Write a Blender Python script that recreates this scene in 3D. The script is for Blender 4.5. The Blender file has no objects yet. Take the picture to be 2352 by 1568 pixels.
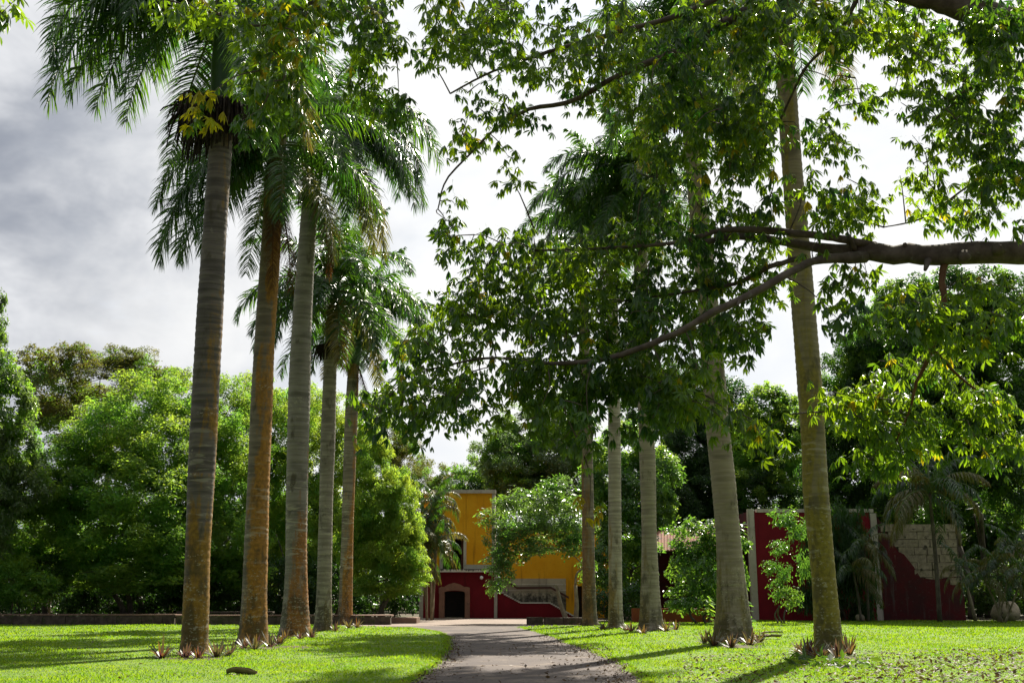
import bpy, math, random
import numpy as np
from mathutils import Vector

random.seed(7)
RNG = np.random.default_rng(11)
C = bpy.context.scene.collection
PI = math.pi
R = math.radians

# ------------------------------------------------------------------ camera, sky, sun, exposure
CAM_H = 1.6
FPX = 2540.0                      # focal length measured on the photograph (frame 2352 wide)
CX, CY, HOR = 1176.0, 784.0, 1370.0
PITCH = math.atan((HOR - CY) / FPX)
cd = bpy.data.cameras.new('camera')
cam = bpy.data.objects.new('camera', cd)
C.objects.link(cam)
cam.location = (0, 0, CAM_H)
cam.rotation_euler = (PI / 2 + PITCH, 0, 0)
cd.sensor_width = 36
cd.sensor_fit = 'HORIZONTAL'
cd.lens = 36 * FPX / 2352
cd.clip_start = 0.1
cd.clip_end = 4000
sc = bpy.context.scene
sc.camera = cam

SUN_EL, SUN_AZ = R(47), R(22)     # azimuth measured clockwise from +Y
SUN_DIR = Vector((math.cos(SUN_EL) * math.sin(SUN_AZ), math.cos(SUN_EL) * math.cos(SUN_AZ), math.sin(SUN_EL)))
sl = bpy.data.lights.new('sun', 'SUN')
sl.energy = 5.0
sl.angle = R(0.5)
sl.color = (1.0, 0.93, 0.80)
so = bpy.data.objects.new('sun', sl)
C.objects.link(so)
so.location = (20, 30, 60)
so.rotation_euler = (-SUN_DIR).to_track_quat('-Z', 'Y').to_euler()

sc.view_settings.view_transform = 'Standard'
sc.view_settings.look = 'None'
sc.view_settings.gamma = 1
sc.view_settings.use_curve_mapping = False
sc.view_settings.exposure = 1.3

sc.render.engine = 'CYCLES'
cy = sc.cycles
cy.max_bounces = 10
cy.diffuse_bounces = 4
cy.glossy_bounces = 2
cy.transmission_bounces = 6
cy.transparent_max_bounces = 4
cy.use_denoising = True
cy.sample_clamp_indirect = 6
cy.caustics_reflective = False
cy.caustics_refractive = False


class NT:
    """tiny helper for building node trees"""
    def __init__(self, tree):
        self.t = tree
        tree.nodes.clear()

    def n(self, kind, ins=None, **props):
        nd = self.t.nodes.new(kind)
        for k, v in props.items():
            setattr(nd, k, v)
        for k, v in (ins or {}).items():
            s = nd.inputs[k]
            if hasattr(v, 'is_output') or isinstance(v, bpy.types.NodeSocket):
                self.t.links.new(v, s)
            else:
                s.default_value = v
        return nd

    def math(self, op, a, b=0.0, c=None, clamp=False):
        ins = {0: a, 1: b}
        if c is not None:
            ins[2] = c
        return self.n('ShaderNodeMath', ins, operation=op, use_clamp=clamp).outputs[0]

    def mix(self, f, a, b, blend='MIX'):
        nd = self.t.nodes.new('ShaderNodeMix')
        nd.data_type = 'RGBA'
        nd.blend_type = blend
        for idx, v in ((0, f), (6, a), (7, b)):
            s = nd.inputs[idx]
            if isinstance(v, bpy.types.NodeSocket):
                self.t.links.new(v, s)
            elif idx == 0:
                s.default_value = v
            else:
                s.default_value = (*v[:3], 1)
        return nd.outputs[2]

    def smooth(self, x, a, b):
        return self.n('ShaderNodeMapRange', {0: x, 1: a, 2: b, 3: 0.0, 4: 1.0}, interpolation_type='SMOOTHSTEP').outputs[0]

    def noise(self, vec, scale, detail=3.0, rough=0.5, dist=0.0):
        return self.n('ShaderNodeTexNoise', {'Vector': vec, 'Scale': scale, 'Detail': detail, 'Roughness': rough, 'Distortion': dist}).outputs[0]

    def mapping(self, vec, scale=(1, 1, 1), loc=(0, 0, 0), rot=(0, 0, 0)):
        return self.n('ShaderNodeMapping', {'Vector': vec, 'Scale': scale, 'Location': loc, 'Rotation': rot}).outputs[0]


w = bpy.data.worlds.new('World')
sc.world = w
w.use_nodes = True
nt = NT(w.node_tree)
tc = nt.n('ShaderNodeTexCoord')
d = tc.outputs['Generated']
sky = nt.n('ShaderNodeTexSky', sky_type='NISHITA', sun_disc=False, sun_elevation=SUN_EL, sun_rotation=SUN_AZ,
           air_density=1.0, dust_density=1.5, ozone_density=1.0)
dm = nt.mapping(d, scale=(1.0, 1.0, 1.7))
n1 = nt.noise(dm, 3.1, 7, 0.55, 0.35)
n2 = nt.noise(nt.mapping(d, scale=(1, 1, 1.5), loc=(3.1, 1.7, 0.4)), 6.5, 5, 0.55, 0.2)
sdot = nt.n('ShaderNodeVectorMath', {0: d, 1: tuple(SUN_DIR)}, operation='DOT_PRODUCT').outputs[1]
wdot = nt.n('ShaderNodeVectorMath', {0: d, 1: (-0.93, 0.37, 0.0)}, operation='DOT_PRODUCT').outputs[1]   # the heavier cloud lies to the west
bank = nt.smooth(nt.math('ADD', wdot, nt.math('MULTIPLY', nt.math('SUBTRACT', n1, 0.5), 0.7)), 0.46, 0.70)
glow = nt.smooth(sdot, -0.3, 0.85)
white = nt.mix(glow, (0.85, 0.95, 1.15), (4.3, 4.3, 4.27))
light_grey = nt.mix(nt.smooth(nt.math('ADD', nt.math('MULTIPLY', n2, 0.6), nt.math('MULTIPLY', n1, 0.4)), 0.40, 0.62), (1.36, 1.48, 1.74), (3.6, 3.65, 3.75))
white = nt.mix(nt.smooth(n2, 0.30, 0.62), nt.mix(1.0, white, (0.86, 0.89, 0.94), 'MULTIPLY'), white)
cloud = nt.mix(bank, white, light_grey)
blue = nt.mix(0.5, sky.outputs[0], (1.6, 2.1, 2.9))
cover = nt.smooth(n1, 0.24, 0.40)
col = nt.mix(cover, blue, cloud)
bg = nt.n('ShaderNodeBackground', {'Color': col, 'Strength': 0.1})
out = nt.n('ShaderNodeOutputWorld', {'Surface': bg.outputs[0]})

# ------------------------------------------------------------------ geometry helpers
CP, SP = math.cos(PITCH), math.sin(PITCH)


def W(x, y, Y):
    """point on the upright plane at distance Y that the photograph shows at (x, y)"""
    u, v = (x - CX) / FPX, (CY - y) / FPX
    t = Y / (CP - v * SP)
    return np.array((u * t, Y, CAM_H + t * (SP + v * CP)))


def G(x, y, z=0.0):
    """ground point the photograph shows at (x, y)"""
    u, v = (x - CX) / FPX, (CY - y) / FPX
    t = (z - CAM_H) / (SP + v * CP)
    return np.array((u * t, t * (CP - v * SP), z))


def scale_at(y, Y):
    v = (CY - y) / FPX
    return Y / (CP - v * SP) / FPX          # metres per photo pixel


def project(P):
    P = np.asarray(P)
    q = P - np.array((0, 0, CAM_H))
    f = q[..., 1] * CP + q[..., 2] * SP
    up = -q[..., 1] * SP + q[..., 2] * CP
    return CX + FPX * q[..., 0] / f, CY - FPX * up / f, f


class MB:
    """collects vertices and faces of one mesh object"""
    def __init__(self):
        self.v, self.q, self.t, self.qm, self.tm = [], [], [], [], []
        self.n = 0
        self.ng = []

    def add(self, v, quads=None, tris=None, mat=0):
        v = np.asarray(v, dtype=np.float64).reshape(-1, 3)
        if quads is not None and len(quads):
            q = np.asarray(quads, dtype=np.int64).reshape(-1, 4) + self.n
            self.q.append(q)
            self.qm.append(np.full(len(q), mat))
        if tris is not None and len(tris):
            t = np.asarray(tris, dtype=np.int64).reshape(-1, 3) + self.n
            self.t.append(t)
            self.tm.append(np.full(len(t), mat))
        self.v.append(v)
        self.n += len(v)

    def box(self, x0, x1, y0, y1, z0, z1, mat=0, rot=0.0, jitter=0.0):
        v = np.array([(x, y, z) for z in (z0, z1) for y in (y0, y1) for x in (x0, x1)], dtype=float)
        if jitter:
            v += RNG.normal(0, jitter, v.shape)
        if rot:
            c = np.array(((x0 + x1) / 2, (y0 + y1) / 2, 0))
            a = v - c
            v = c + np.stack((a[:, 0] * math.cos(rot) - a[:, 1] * math.sin(rot), a[:, 0] * math.sin(rot) + a[:, 1] * math.cos(rot), a[:, 2]), 1)
        self.add(v, [(0, 2, 3, 1), (4, 5, 7, 6), (0, 1, 5, 4), (2, 6, 7, 3), (0, 4, 6, 2), (1, 3, 7, 5)], mat=mat)

    def prism(self, pts, y0, y1, mat=0):
        """polygon in x-z (front at y0) pushed back to y1; polygon must be convex or fan-able from its first point"""
        n = len(pts)
        f = [(p[0], y0, p[1]) for p in pts]
        b = [(p[0], y1, p[1]) for p in pts]
        tr = [(0, i, i + 1) for i in range(1, n - 1)] + [(n, n + i + 1, n + i) for i in range(1, n - 1)]
        self.add(f + b, [(i, n + i, n + (i + 1) % n, (i + 1) % n) for i in range(n)], tr, mat)

    def tube(self, pts, rad, sides=8, cap=True, mat=0):
        pts = np.asarray(pts, dtype=float)
        rad = np.broadcast_to(np.asarray(rad, dtype=float), (len(pts),))
        tan = np.gradient(pts, axis=0)
        tan /= np.linalg.norm(tan, axis=1, keepdims=True) + 1e-9
        ref = np.array((0, 1.0, 0.0)) if abs(tan[:, 1]).mean() < 0.8 else np.array((1.0, 0, 0))
        a = np.cross(tan, ref)
        a /= np.linalg.norm(a, axis=1, keepdims=True) + 1e-9
        b = np.cross(tan, a)
        th = np.arange(sides) * 2 * PI / sides
        v = pts[:, None, :] + rad[:, None, None] * (a[:, None, :] * np.cos(th)[None, :, None] + b[:, None, :] * np.sin(th)[None, :, None])
        n = len(pts)
        i, j = np.meshgrid(np.arange(n - 1), np.arange(sides), indexing='ij')
        j2 = (j + 1) % sides
        q = np.stack((i * sides + j, (i + 1) * sides + j, (i + 1) * sides + j2, i * sides + j2), -1).reshape(-1, 4)
        v = v.reshape(-1, 3)
        tr = []
        if cap:
            v = np.vstack((v, pts[0], pts[-1]))
            for j_ in range(sides):
                k = (j_ + 1) % sides
                tr.append((n * sides, j_, k))
                tr.append((n * sides + 1, (n - 1) * sides + k, (n - 1) * sides + j_))
        self.add(v, q, tr, mat)

    def mesh(self, name, mats, smooth=False):
        me = bpy.data.meshes.new(name)
        v = np.vstack(self.v)
        q = np.vstack(self.q) if self.q else np.zeros((0, 4), np.int64)
        t = np.vstack(self.t) if self.t else np.zeros((0, 3), np.int64)
        me.vertices.add(len(v))
        me.vertices.foreach_set('co', v.astype(np.float32).ravel())
        nl = q.size + t.size
        me.loops.add(nl)
        me.loops.foreach_set('vertex_index', np.concatenate((q.ravel(), t.ravel())).astype(np.int32))
        me.polygons.add(len(q) + len(t))
        starts = np.concatenate((np.arange(len(q)) * 4, q.size + np.arange(len(t)) * 3)).astype(np.int32)
        me.polygons.foreach_set('loop_start', starts)
        mi = np.concatenate(([np.concatenate(self.qm)] if self.q else []) + ([np.concatenate(self.tm)] if self.t else []))
        for m in (mats if isinstance(mats, (list, tuple)) else [mats]):
            me.materials.append(m)
        me.polygons.foreach_set('material_index', mi.astype(np.int32))
        me.polygons.foreach_set('use_smooth', np.full(len(q) + len(t), smooth))
        me.update(calc_edges=True)
        return me

    def build(self, name, mats, parent=None, smooth=False, origin=None, kind=None):
        """link as ONE object; vertices are in world space, origin = where the object (or its parent) stands"""
        if origin is not None:
            self.v = [a - np.asarray(origin)[None, :] for a in self.v]
        o = bpy.data.objects.new(name, self.mesh(name, mats, smooth))
        C.objects.link(o)
        if parent is not None:
            o.parent = parent
        elif origin is not None:
            o.location = tuple(origin)
        if kind:
            o['kind'] = kind
        return o


def tag(o, label=None, cat=None, group=None, kind=None):
    if label:
        o['label'] = label
    if cat:
        o['category'] = cat
    if group:
        o['group'] = group
    if kind:
        o['kind'] = kind
    return o


def thing(name, label, cat, loc=(0, 0, 0), group=None):
    o = bpy.data.objects.new(name, None)
    C.objects.link(o)
    o.empty_display_size = 0.2
    o.location = tuple(float(c) for c in loc)
    return tag(o, label, cat, group)


def spline(pts, n):
    """smooth resample of a polyline"""
    pts = np.asarray(pts, dtype=float)
    if len(pts) == 2:
        s = np.linspace(0, 1, n)[:, None]
        return pts[0] * (1 - s) + pts[1] * s
    P = np.vstack((2 * pts[0] - pts[1], pts, 2 * pts[-1] - pts[-2]))
    k = len(pts) - 1
    res = []
    for s in np.linspace(0, k, n):
        i = min(int(s), k - 1)
        u = s - i
        p0, p1, p2, p3 = P[i], P[i + 1], P[i + 2], P[i + 3]
        res.append(0.5 * ((2 * p1) + (-p0 + p2) * u + (2 * p0 - 5 * p1 + 4 * p2 - p3) * u * u + (-p0 + 3 * p1 - 3 * p2 + p3) * u ** 3))
    return np.array(res)


def unit(a):
    return a / (np.linalg.norm(a, axis=-1, keepdims=True) + 1e-9)


# ------------------------------------------------------------------ materials
def new_mat(name):
    m = bpy.data.materials.new(name)
    m.use_nodes = True
    return m, NT(m.node_tree)


def leaf_mat(name, a, b, ta, tb, tmix=0.42, rough=0.42, spec=0.3, nscale=0.35):
    """leaf: a..b reflect, ta..tb let light through; varies leaf by leaf and bough by bough"""
    m, t = new_mat(name)
    g = t.n('ShaderNodeNewGeometry')
    oi = t.n('ShaderNodeObjectInfo')
    r = t.math('FRACT', t.math('ADD', g.outputs['Random Per Island'], oi.outputs['Random']))
    nz = t.noise(g.outputs['Position'], nscale, 2)
    f = t.math('ADD', t.math('MULTIPLY', t.smooth(nz, 0.32, 0.68), 0.6), t.math('MULTIPLY', r, 0.4))
    cr = t.mix(f, a, b)
    ct = t.mix(f, ta, tb)
    p = t.n('ShaderNodeBsdfPrincipled', {'Base Color': cr, 'Roughness': rough, 'Specular IOR Level': spec})
    tr = t.n('ShaderNodeBsdfTranslucent', {'Color': ct})
    mx = t.n('ShaderNodeMixShader', {0: tmix, 1: p.outputs[0], 2: tr.outputs[0]})
    t.n('ShaderNodeOutputMaterial', {'Surface': mx.outputs[0]})
    return m


def plain_mat(name, a, b, scale=3.0, rough=0.8, bump=0.2, stretch=(1, 1, 1), spec=0.3, spots=None):
    m, t = new_mat(name)
    o = t.n('ShaderNodeTexCoord').outputs['Object']
    mp = t.mapping(o, stretch)
    nz = t.noise(mp, scale, 6, 0.6)
    c = t.mix(t.smooth(nz, 0.3, 0.7), a, b)
    if spots:
        ns = t.noise(o, spots[1], 4, 0.6)
        c = t.mix(t.smooth(ns, spots[2], spots[2] + 0.08), c, spots[0])
    bp = t.n('ShaderNodeBump', {'Strength': bump, 'Distance': 0.03, 'Height': nz})
    p = t.n('ShaderNodeBsdfPrincipled', {'Base Color': c, 'Roughness': rough, 'Specular IOR Level': spec, 'Normal': bp.outputs[0]})
    t.n('ShaderNodeOutputMaterial', {'Surface': p.outputs[0]})
    return m


def trunk_mat(name, grey, grey2, stain, amount, low, lichen, seed, sunside=0.25):
    """ringed palm bark: grey bands, rusty algae stain (more of it near the foot; sunside adds sun glow painted as stain), pale lichen spots"""
    m, t = new_mat(name)
    o = t.n('ShaderNodeTexCoord').outputs['Object']
    o2 = t.mapping(o, (1, 1, 1), (seed * 3.7, seed * 1.3, seed * 7.1))
    xyz = t.n('ShaderNodeSeparateXYZ', {0: o})
    ring = t.noise(t.mapping(o2, (0.5, 0.5, 7.0)), 1.4, 3, 0.55)
    ring2 = t.noise(t.mapping(o2, (0.8, 0.8, 2.2)), 0.7, 3, 0.55)
    c = t.mix(t.smooth(ring, 0.34, 0.64), grey2, grey)
    c = t.mix(t.math('MULTIPLY', t.smooth(ring2, 0.5, 0.68), 0.55), c, tuple(0.45 * k for k in grey2))
    st = t.noise(t.mapping(o2, (1.6, 1.6, 0.28)), 1.5, 5, 0.6, 0.4)
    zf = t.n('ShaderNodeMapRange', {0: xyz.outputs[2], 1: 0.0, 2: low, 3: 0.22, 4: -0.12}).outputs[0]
    side = t.math('MULTIPLY', xyz.outputs[0], sunside)  # positive values paint the orange sun glow into the right side
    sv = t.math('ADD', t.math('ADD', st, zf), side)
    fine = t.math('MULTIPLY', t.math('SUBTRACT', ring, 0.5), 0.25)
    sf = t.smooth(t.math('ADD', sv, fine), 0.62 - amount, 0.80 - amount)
    fleck = t.noise(o2, 9.0, 4, 0.6)
    stc = t.mix(t.smooth(fleck, 0.35, 0.65), tuple(k * 0.6 for k in stain), stain)
    c = t.mix(t.math('MULTIPLY', sf, 0.88), c, stc)
    # dark algae patches low down
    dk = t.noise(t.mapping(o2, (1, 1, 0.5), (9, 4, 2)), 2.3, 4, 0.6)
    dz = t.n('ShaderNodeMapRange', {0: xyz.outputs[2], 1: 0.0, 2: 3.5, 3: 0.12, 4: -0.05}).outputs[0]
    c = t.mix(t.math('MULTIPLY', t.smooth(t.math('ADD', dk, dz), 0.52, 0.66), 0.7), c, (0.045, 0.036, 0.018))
    blot = t.noise(t.mapping(o2, (1, 1, 1.7)), 10.0, 3, 0.62)
    lm = t.noise(o2, 1.1, 3)
    vd = t.math('ADD', t.math('MULTIPLY', ring, 0.35), t.math('MULTIPLY', blot, 0.85))
    lz = t.n('ShaderNodeMapRange', {0: xyz.outputs[2], 1: 0.0, 2: 7.0, 3: 0.14, 4: -0.08}).outputs[0]
    lf = t.math('MULTIPLY', t.smooth(vd, 0.67, 0.71), t.smooth(t.math('ADD', lm, lz), 0.62 - lichen, 0.70 - lichen))
    c = t.mix(t.math('MULTIPLY', lf, 0.6), c, (0.34, 0.31, 0.24))
    zb = t.math('MULTIPLY', t.smooth(xyz.outputs[2], 2.2, 3.6), t.math('SUBTRACT', 1.0, t.smooth(xyz.outputs[2], 5.5, 8.5)))
    bandn = t.noise(t.mapping(o2, (0.9, 0.9, 6.0)), 1.1, 3, 0.6)
    wb = t.math('MULTIPLY', t.smooth(bandn, 0.57, 0.64), zb)
    c = t.mix(t.math('MULTIPLY', wb, min(0.8, lichen * 3.4)), c, (0.40, 0.37, 0.30))
    hgt = t.math('ADD', t.math('MULTIPLY', ring, 1.0), t.math('MULTIPLY', fleck, 0.35))
    bp = t.n('ShaderNodeBump', {'Strength': 0.55, 'Distance': 0.03, 'Height': hgt})
    p = t.n('ShaderNodeBsdfPrincipled', {'Base Color': c, 'Roughness': 0.75, 'Specular IOR Level': 0.3, 'Normal': bp.outputs[0]})
    t.n('ShaderNodeOutputMaterial', {'Surface': p.outputs[0]})
    return m


def plaster_mat(name, a, b, dark, streak=0.5, patch=0.5, drip=0.0, ztop=0.0):
    m, t = new_mat(name)
    o = t.n('ShaderNodeNewGeometry').outputs['Position']
    n_big = t.noise(o, 0.55, 5, 0.6)
    c = t.mix(t.smooth(n_big, 0.35, 0.66), a, b)
    stv = t.noise(t.mapping(o, (1.6, 1.6, 0.16)), 1.5, 5, 0.62)
    c = t.mix(t.math('MULTIPLY', t.smooth(stv, 0.54, 0.74), streak), c, dark)
    fine = t.noise(o, 5.0, 5, 0.65)
    c = t.mix(t.math('MULTIPLY', t.smooth(fine, 0.55, 0.75), patch), c, dark)
    if drip:
        z = t.n('ShaderNodeSeparateXYZ', {0: o}).outputs[2]
        dn = t.noise(t.mapping(o, (3.0, 3.0, 0.3)), 1.6, 4, 0.6)
        zz = t.n('ShaderNodeMapRange', {0: z, 1: ztop - drip, 2: ztop, 3: -0.25, 4: 0.14}).outputs[0]
        c = t.mix(t.math('MULTIPLY', t.smooth(t.math('ADD', dn, zz), 0.52, 0.64) if drip > 0 else t.smooth(t.math('ADD', t.math('ADD', t.math('MULTIPLY', dn, 0.4), t.math('MULTIPLY', fine, 0.6)), zz), 0.40, 0.72), 0.9), c, (0.02, 0.018, 0.016))
    bp = t.n('ShaderNodeBump', {'Strength': 0.25, 'Distance': 0.03, 'Height': fine})
    p = t.n('ShaderNodeBsdfPrincipled', {'Base Color': c, 'Roughness': 0.85, 'Specular IOR Level': 0.2, 'Normal': bp.outputs[0]})
    t.n('ShaderNodeOutputMaterial', {'Surface': p.outputs[0]})
    return m


M = {}
M['ceiba'] = leaf_mat('broad_leaf', (0.012, 0.045, 0.010), (0.032, 0.082, 0.012), (0.025, 0.15, 0.010), (0.44, 0.64, 0.010), 0.44, 0.36, 0.5, 0.7)
M['ceiba_yellow'] = leaf_mat('yellowing_leaf', (0.24, 0.23, 0.012), (0.28, 0.20, 0.012), (0.55, 0.56, 0.01), (0.62, 0.46, 0.01), 0.5, 0.5, 0.3, 0.7)
M['frond'] = leaf_mat('palm_leaflet', (0.011, 0.034, 0.013), (0.022, 0.055, 0.014), (0.02, 0.14, 0.012), (0.20, 0.40, 0.012), 0.34, 0.3, 0.7, 0.6)
M['frond_old'] = leaf_mat('old_palm_leaflet', (0.06, 0.075, 0.012), (0.11, 0.085, 0.02), (0.22, 0.28, 0.02), (0.30, 0.22, 0.03), 0.34, 0.38, 0.6, 0.6)
M['frond_dead'] = leaf_mat('dead_palm_leaflet', (0.055, 0.032, 0.016), (0.13, 0.055, 0.018), (0.14, 0.06, 0.015), (0.26, 0.10, 0.02), 0.3, 0.7, 0.2, 0.8)
M['rachis'] = plain_mat('palm_rib', (0.06, 0.10, 0.025), (0.09, 0.12, 0.03), 4, 0.5, 0.1)
M['shaft'] = plain_mat('crown_shaft_skin', (0.022, 0.062, 0.014), (0.042, 0.085, 0.02), 1.4, 0.42, 0.1, (1, 1, 0.3), 0.5)
M['shaft_gold'] = plain_mat('golden_crown_shaft_skin', (0.16, 0.095, 0.015), (0.08, 0.085, 0.02), 1.6, 0.5, 0.2, (2, 2, 0.3), 0.4)
M['fruit'] = plain_mat('fruit_stalk', (0.012, 0.008, 0.009), (0.035, 0.022, 0.018), 6, 0.9, 0.3)
M['fruit_tan'] = plain_mat('tan_fruit_stalk', (0.16, 0.10, 0.03), (0.26, 0.17, 0.05), 6, 0.9, 0.3)
M['bark_dark'] = plain_mat('broadleaf_bark', (0.07, 0.056, 0.043), (0.15, 0.125, 0.098), 6, 0.9, 0.6, (1, 1, 1), 0.2, ((0.17, 0.165, 0.13), 9.0, 0.62))
M['bark_red'] = plain_mat('reddish_bark', (0.12, 0.06, 0.025), (0.18, 0.10, 0.04), 6, 0.9, 0.5)
M['bark_wood'] = plain_mat('forest_bark', (0.05, 0.042, 0.032), (0.13, 0.11, 0.085), 5, 0.9, 0.6, (1, 1, 0.4), 0.2)
M['bark_pale'] = plain_mat('pale_bark', (0.15, 0.12, 0.08), (0.27, 0.23, 0.16), 5, 0.9, 0.5, (1, 1, 0.5), 0.2)
# crowns
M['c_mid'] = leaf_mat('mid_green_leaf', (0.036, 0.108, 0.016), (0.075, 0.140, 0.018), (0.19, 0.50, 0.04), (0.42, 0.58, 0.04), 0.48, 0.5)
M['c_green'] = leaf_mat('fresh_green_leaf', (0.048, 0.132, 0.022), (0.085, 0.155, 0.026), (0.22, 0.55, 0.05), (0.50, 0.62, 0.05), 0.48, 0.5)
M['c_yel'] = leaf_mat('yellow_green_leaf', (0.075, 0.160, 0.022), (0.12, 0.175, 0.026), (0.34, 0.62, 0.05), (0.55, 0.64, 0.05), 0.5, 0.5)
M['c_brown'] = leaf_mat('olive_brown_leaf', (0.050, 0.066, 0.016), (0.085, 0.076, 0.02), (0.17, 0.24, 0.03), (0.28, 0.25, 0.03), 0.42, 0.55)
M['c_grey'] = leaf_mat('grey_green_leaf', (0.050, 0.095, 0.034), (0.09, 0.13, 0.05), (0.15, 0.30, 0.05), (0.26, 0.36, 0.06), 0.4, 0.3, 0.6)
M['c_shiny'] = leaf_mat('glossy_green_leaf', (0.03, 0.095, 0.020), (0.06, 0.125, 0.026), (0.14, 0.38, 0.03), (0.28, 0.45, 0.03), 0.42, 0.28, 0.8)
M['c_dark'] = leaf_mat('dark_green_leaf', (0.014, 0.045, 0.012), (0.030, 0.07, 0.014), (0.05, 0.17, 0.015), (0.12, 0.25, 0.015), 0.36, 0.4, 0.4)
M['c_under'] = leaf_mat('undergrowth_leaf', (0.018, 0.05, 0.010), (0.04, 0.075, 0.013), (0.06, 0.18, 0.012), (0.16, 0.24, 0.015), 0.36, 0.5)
M['purple'] = leaf_mat('purple_strap_leaf', (0.035, 0.02, 0.034), (0.07, 0.10, 0.045), (0.16, 0.035, 0.06), (0.16, 0.17, 0.03), 0.3, 0.42, 0.5, 2.5)
M['rust'] = leaf_mat('rusty_strap_leaf', (0.085, 0.040, 0.018), (0.12, 0.10, 0.035), (0.20, 0.07, 0.02), (0.22, 0.18, 0.04), 0.35, 0.4, 0.5, 2.5)
M['grass'] = leaf_mat('lawn_blade', (0.045, 0.120, 0.010), (0.115, 0.175, 0.014), (0.18, 0.40, 0.010), (0.40, 0.53, 0.014), 0.5, 0.5, 0.15, 0.9)
M['litter'] = leaf_mat('fallen_leaf', (0.035, 0.020, 0.010), (0.11, 0.065, 0.028), (0.05, 0.03, 0.012), (0.14, 0.09, 0.03), 0.25, 0.6, 0.3, 2.0)


def ground_mat(name, a, b, c3, s1, s2, thr, rough=0.9, bump=0.5, fine=40.0):
    m, t = new_mat(name)
    o = t.n('ShaderNodeNewGeometry').outputs['Position']
    n_1 = t.noise(o, s1, 5, 0.6)
    n_2 = t.noise(o, s2, 5, 0.6)
    n_3 = t.noise(o, fine, 3, 0.7)
    c = t.mix(t.smooth(n_1, 0.35, 0.65), a, b)
    c = t.mix(t.smooth(n_2, thr, thr + 0.14), c, c3)
    c = t.mix(t.math('MULTIPLY', t.smooth(n_3, 0.4, 0.75), 0.45), c, tuple(k * 1.7 for k in a))
    c = t.mix(t.math('MULTIPLY', t.smooth(n_3, 0.55, 0.3), 0.5), c, tuple(k * 0.5 for k in a))
    bp = t.n('ShaderNodeBump', {'Strength': bump, 'Distance': 0.02, 'Height': n_3})
    p = t.n('ShaderNodeBsdfPrincipled', {'Base Color': c, 'Roughness': rough, 'Specular IOR Level': 0.25, 'Normal': bp.outputs[0]})
    t.n('ShaderNodeOutputMaterial', {'Surface': p.outputs[0]})
    return m


M['soil'] = ground_mat('leaf_litter_soil', (0.045, 0.034, 0.022), (0.085, 0.062, 0.038), (0.06, 0.07, 0.02), 0.8, 0.25, 0.52)
M['lawn'] = ground_mat('lawn_soil', (0.075, 0.135, 0.015), (0.11, 0.165, 0.018), (0.14, 0.15, 0.03), 1.2, 0.35, 0.60, 0.9, 0.6, 25)
M['asphalt'] = ground_mat('worn_asphalt', (0.062, 0.049, 0.045), (0.098, 0.078, 0.068), (0.155, 0.122, 0.096), 0.35, 0.9, 0.52, 0.85, 0.6, 55)
M['paving'] = ground_mat('pale_paving', (0.16, 0.122, 0.10), (0.23, 0.18, 0.145), (0.10, 0.08, 0.062), 0.7, 0.4, 0.6, 0.85, 0.3, 18)

ZB = 88.0
ztop_low = W(1000, 1307, ZB)[2]
M['yellow'] = plaster_mat('ochre_plaster', (0.70, 0.32, 0.010), (0.76, 0.38, 0.016), (0.24, 0.095, 0.010), 0.6, 0.3)
M['red'] = plaster_mat('dark_red_plaster', (0.150, 0.008, 0.014), (0.19, 0.010, 0.017), (0.07, 0.010, 0.012), 0.5, 0.3)
M['red_old'] = plaster_mat('stained_red_plaster', (0.095, 0.011, 0.013), (0.05, 0.017, 0.017), (0.095, 0.078, 0.070), 1.0, 0.7)
M['white'] = plaster_mat('stained_white_plaster', (0.50, 0.46, 0.38), (0.40, 0.36, 0.29), (0.13, 0.115, 0.095), 0.7, 0.6)
M['white_drip'] = plaster_mat('white_ledge_plaster', (0.66, 0.62, 0.55), (0.55, 0.51, 0.44), (0.10, 0.09, 0.08), 0.5, 0.5, 0.3, ztop_low)
M['step'] = plaster_mat('mouldy_step', (0.66, 0.63, 0.57), (0.50, 0.47, 0.42), (0.06, 0.055, 0.05), 0.7, 0.6)
M['step_wall'] = plaster_mat('mouldy_dado', (0.46, 0.40, 0.30), (0.36, 0.31, 0.235), (0.10, 0.09, 0.075), 0.6, 0.5, -1.1, 1.5)
M['stone_red'] = plaster_mat('pink_stone', (0.30, 0.15, 0.10), (0.24, 0.12, 0.085), (0.10, 0.06, 0.05), 0.6, 0.6)
M['dark_wood'] = plain_mat('dark_door_wood', (0.012, 0.010, 0.010), (0.022, 0.016, 0.014), 3, 0.7, 0.2)
M['maroon'] = plain_mat('maroon_paint', (0.10, 0.022, 0.018), (0.075, 0.02, 0.016), 3, 0.5, 0.1)
M['rail'] = plain_mat('brown_rail_paint', (0.085, 0.030, 0.022), (0.06, 0.026, 0.02), 3, 0.6, 0.1)
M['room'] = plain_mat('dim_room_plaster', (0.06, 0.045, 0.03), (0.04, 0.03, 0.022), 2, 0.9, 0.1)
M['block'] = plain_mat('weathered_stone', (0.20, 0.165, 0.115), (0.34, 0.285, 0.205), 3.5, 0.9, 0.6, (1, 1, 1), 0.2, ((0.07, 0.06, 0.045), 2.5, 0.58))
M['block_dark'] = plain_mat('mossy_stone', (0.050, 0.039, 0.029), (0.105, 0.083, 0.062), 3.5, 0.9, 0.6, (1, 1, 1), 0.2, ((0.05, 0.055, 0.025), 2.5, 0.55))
M['coping'] = plain_mat('terracotta_coping', (0.22, 0.135, 0.095), (0.15, 0.095, 0.07), 3, 0.85, 0.4)
M['tile'] = plain_mat('clay_tile', (0.20, 0.085, 0.045), (0.12, 0.055, 0.035), 3, 0.85, 0.4, (1, 1, 1), 0.2, ((0.05, 0.045, 0.035), 2.0, 0.55))
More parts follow.
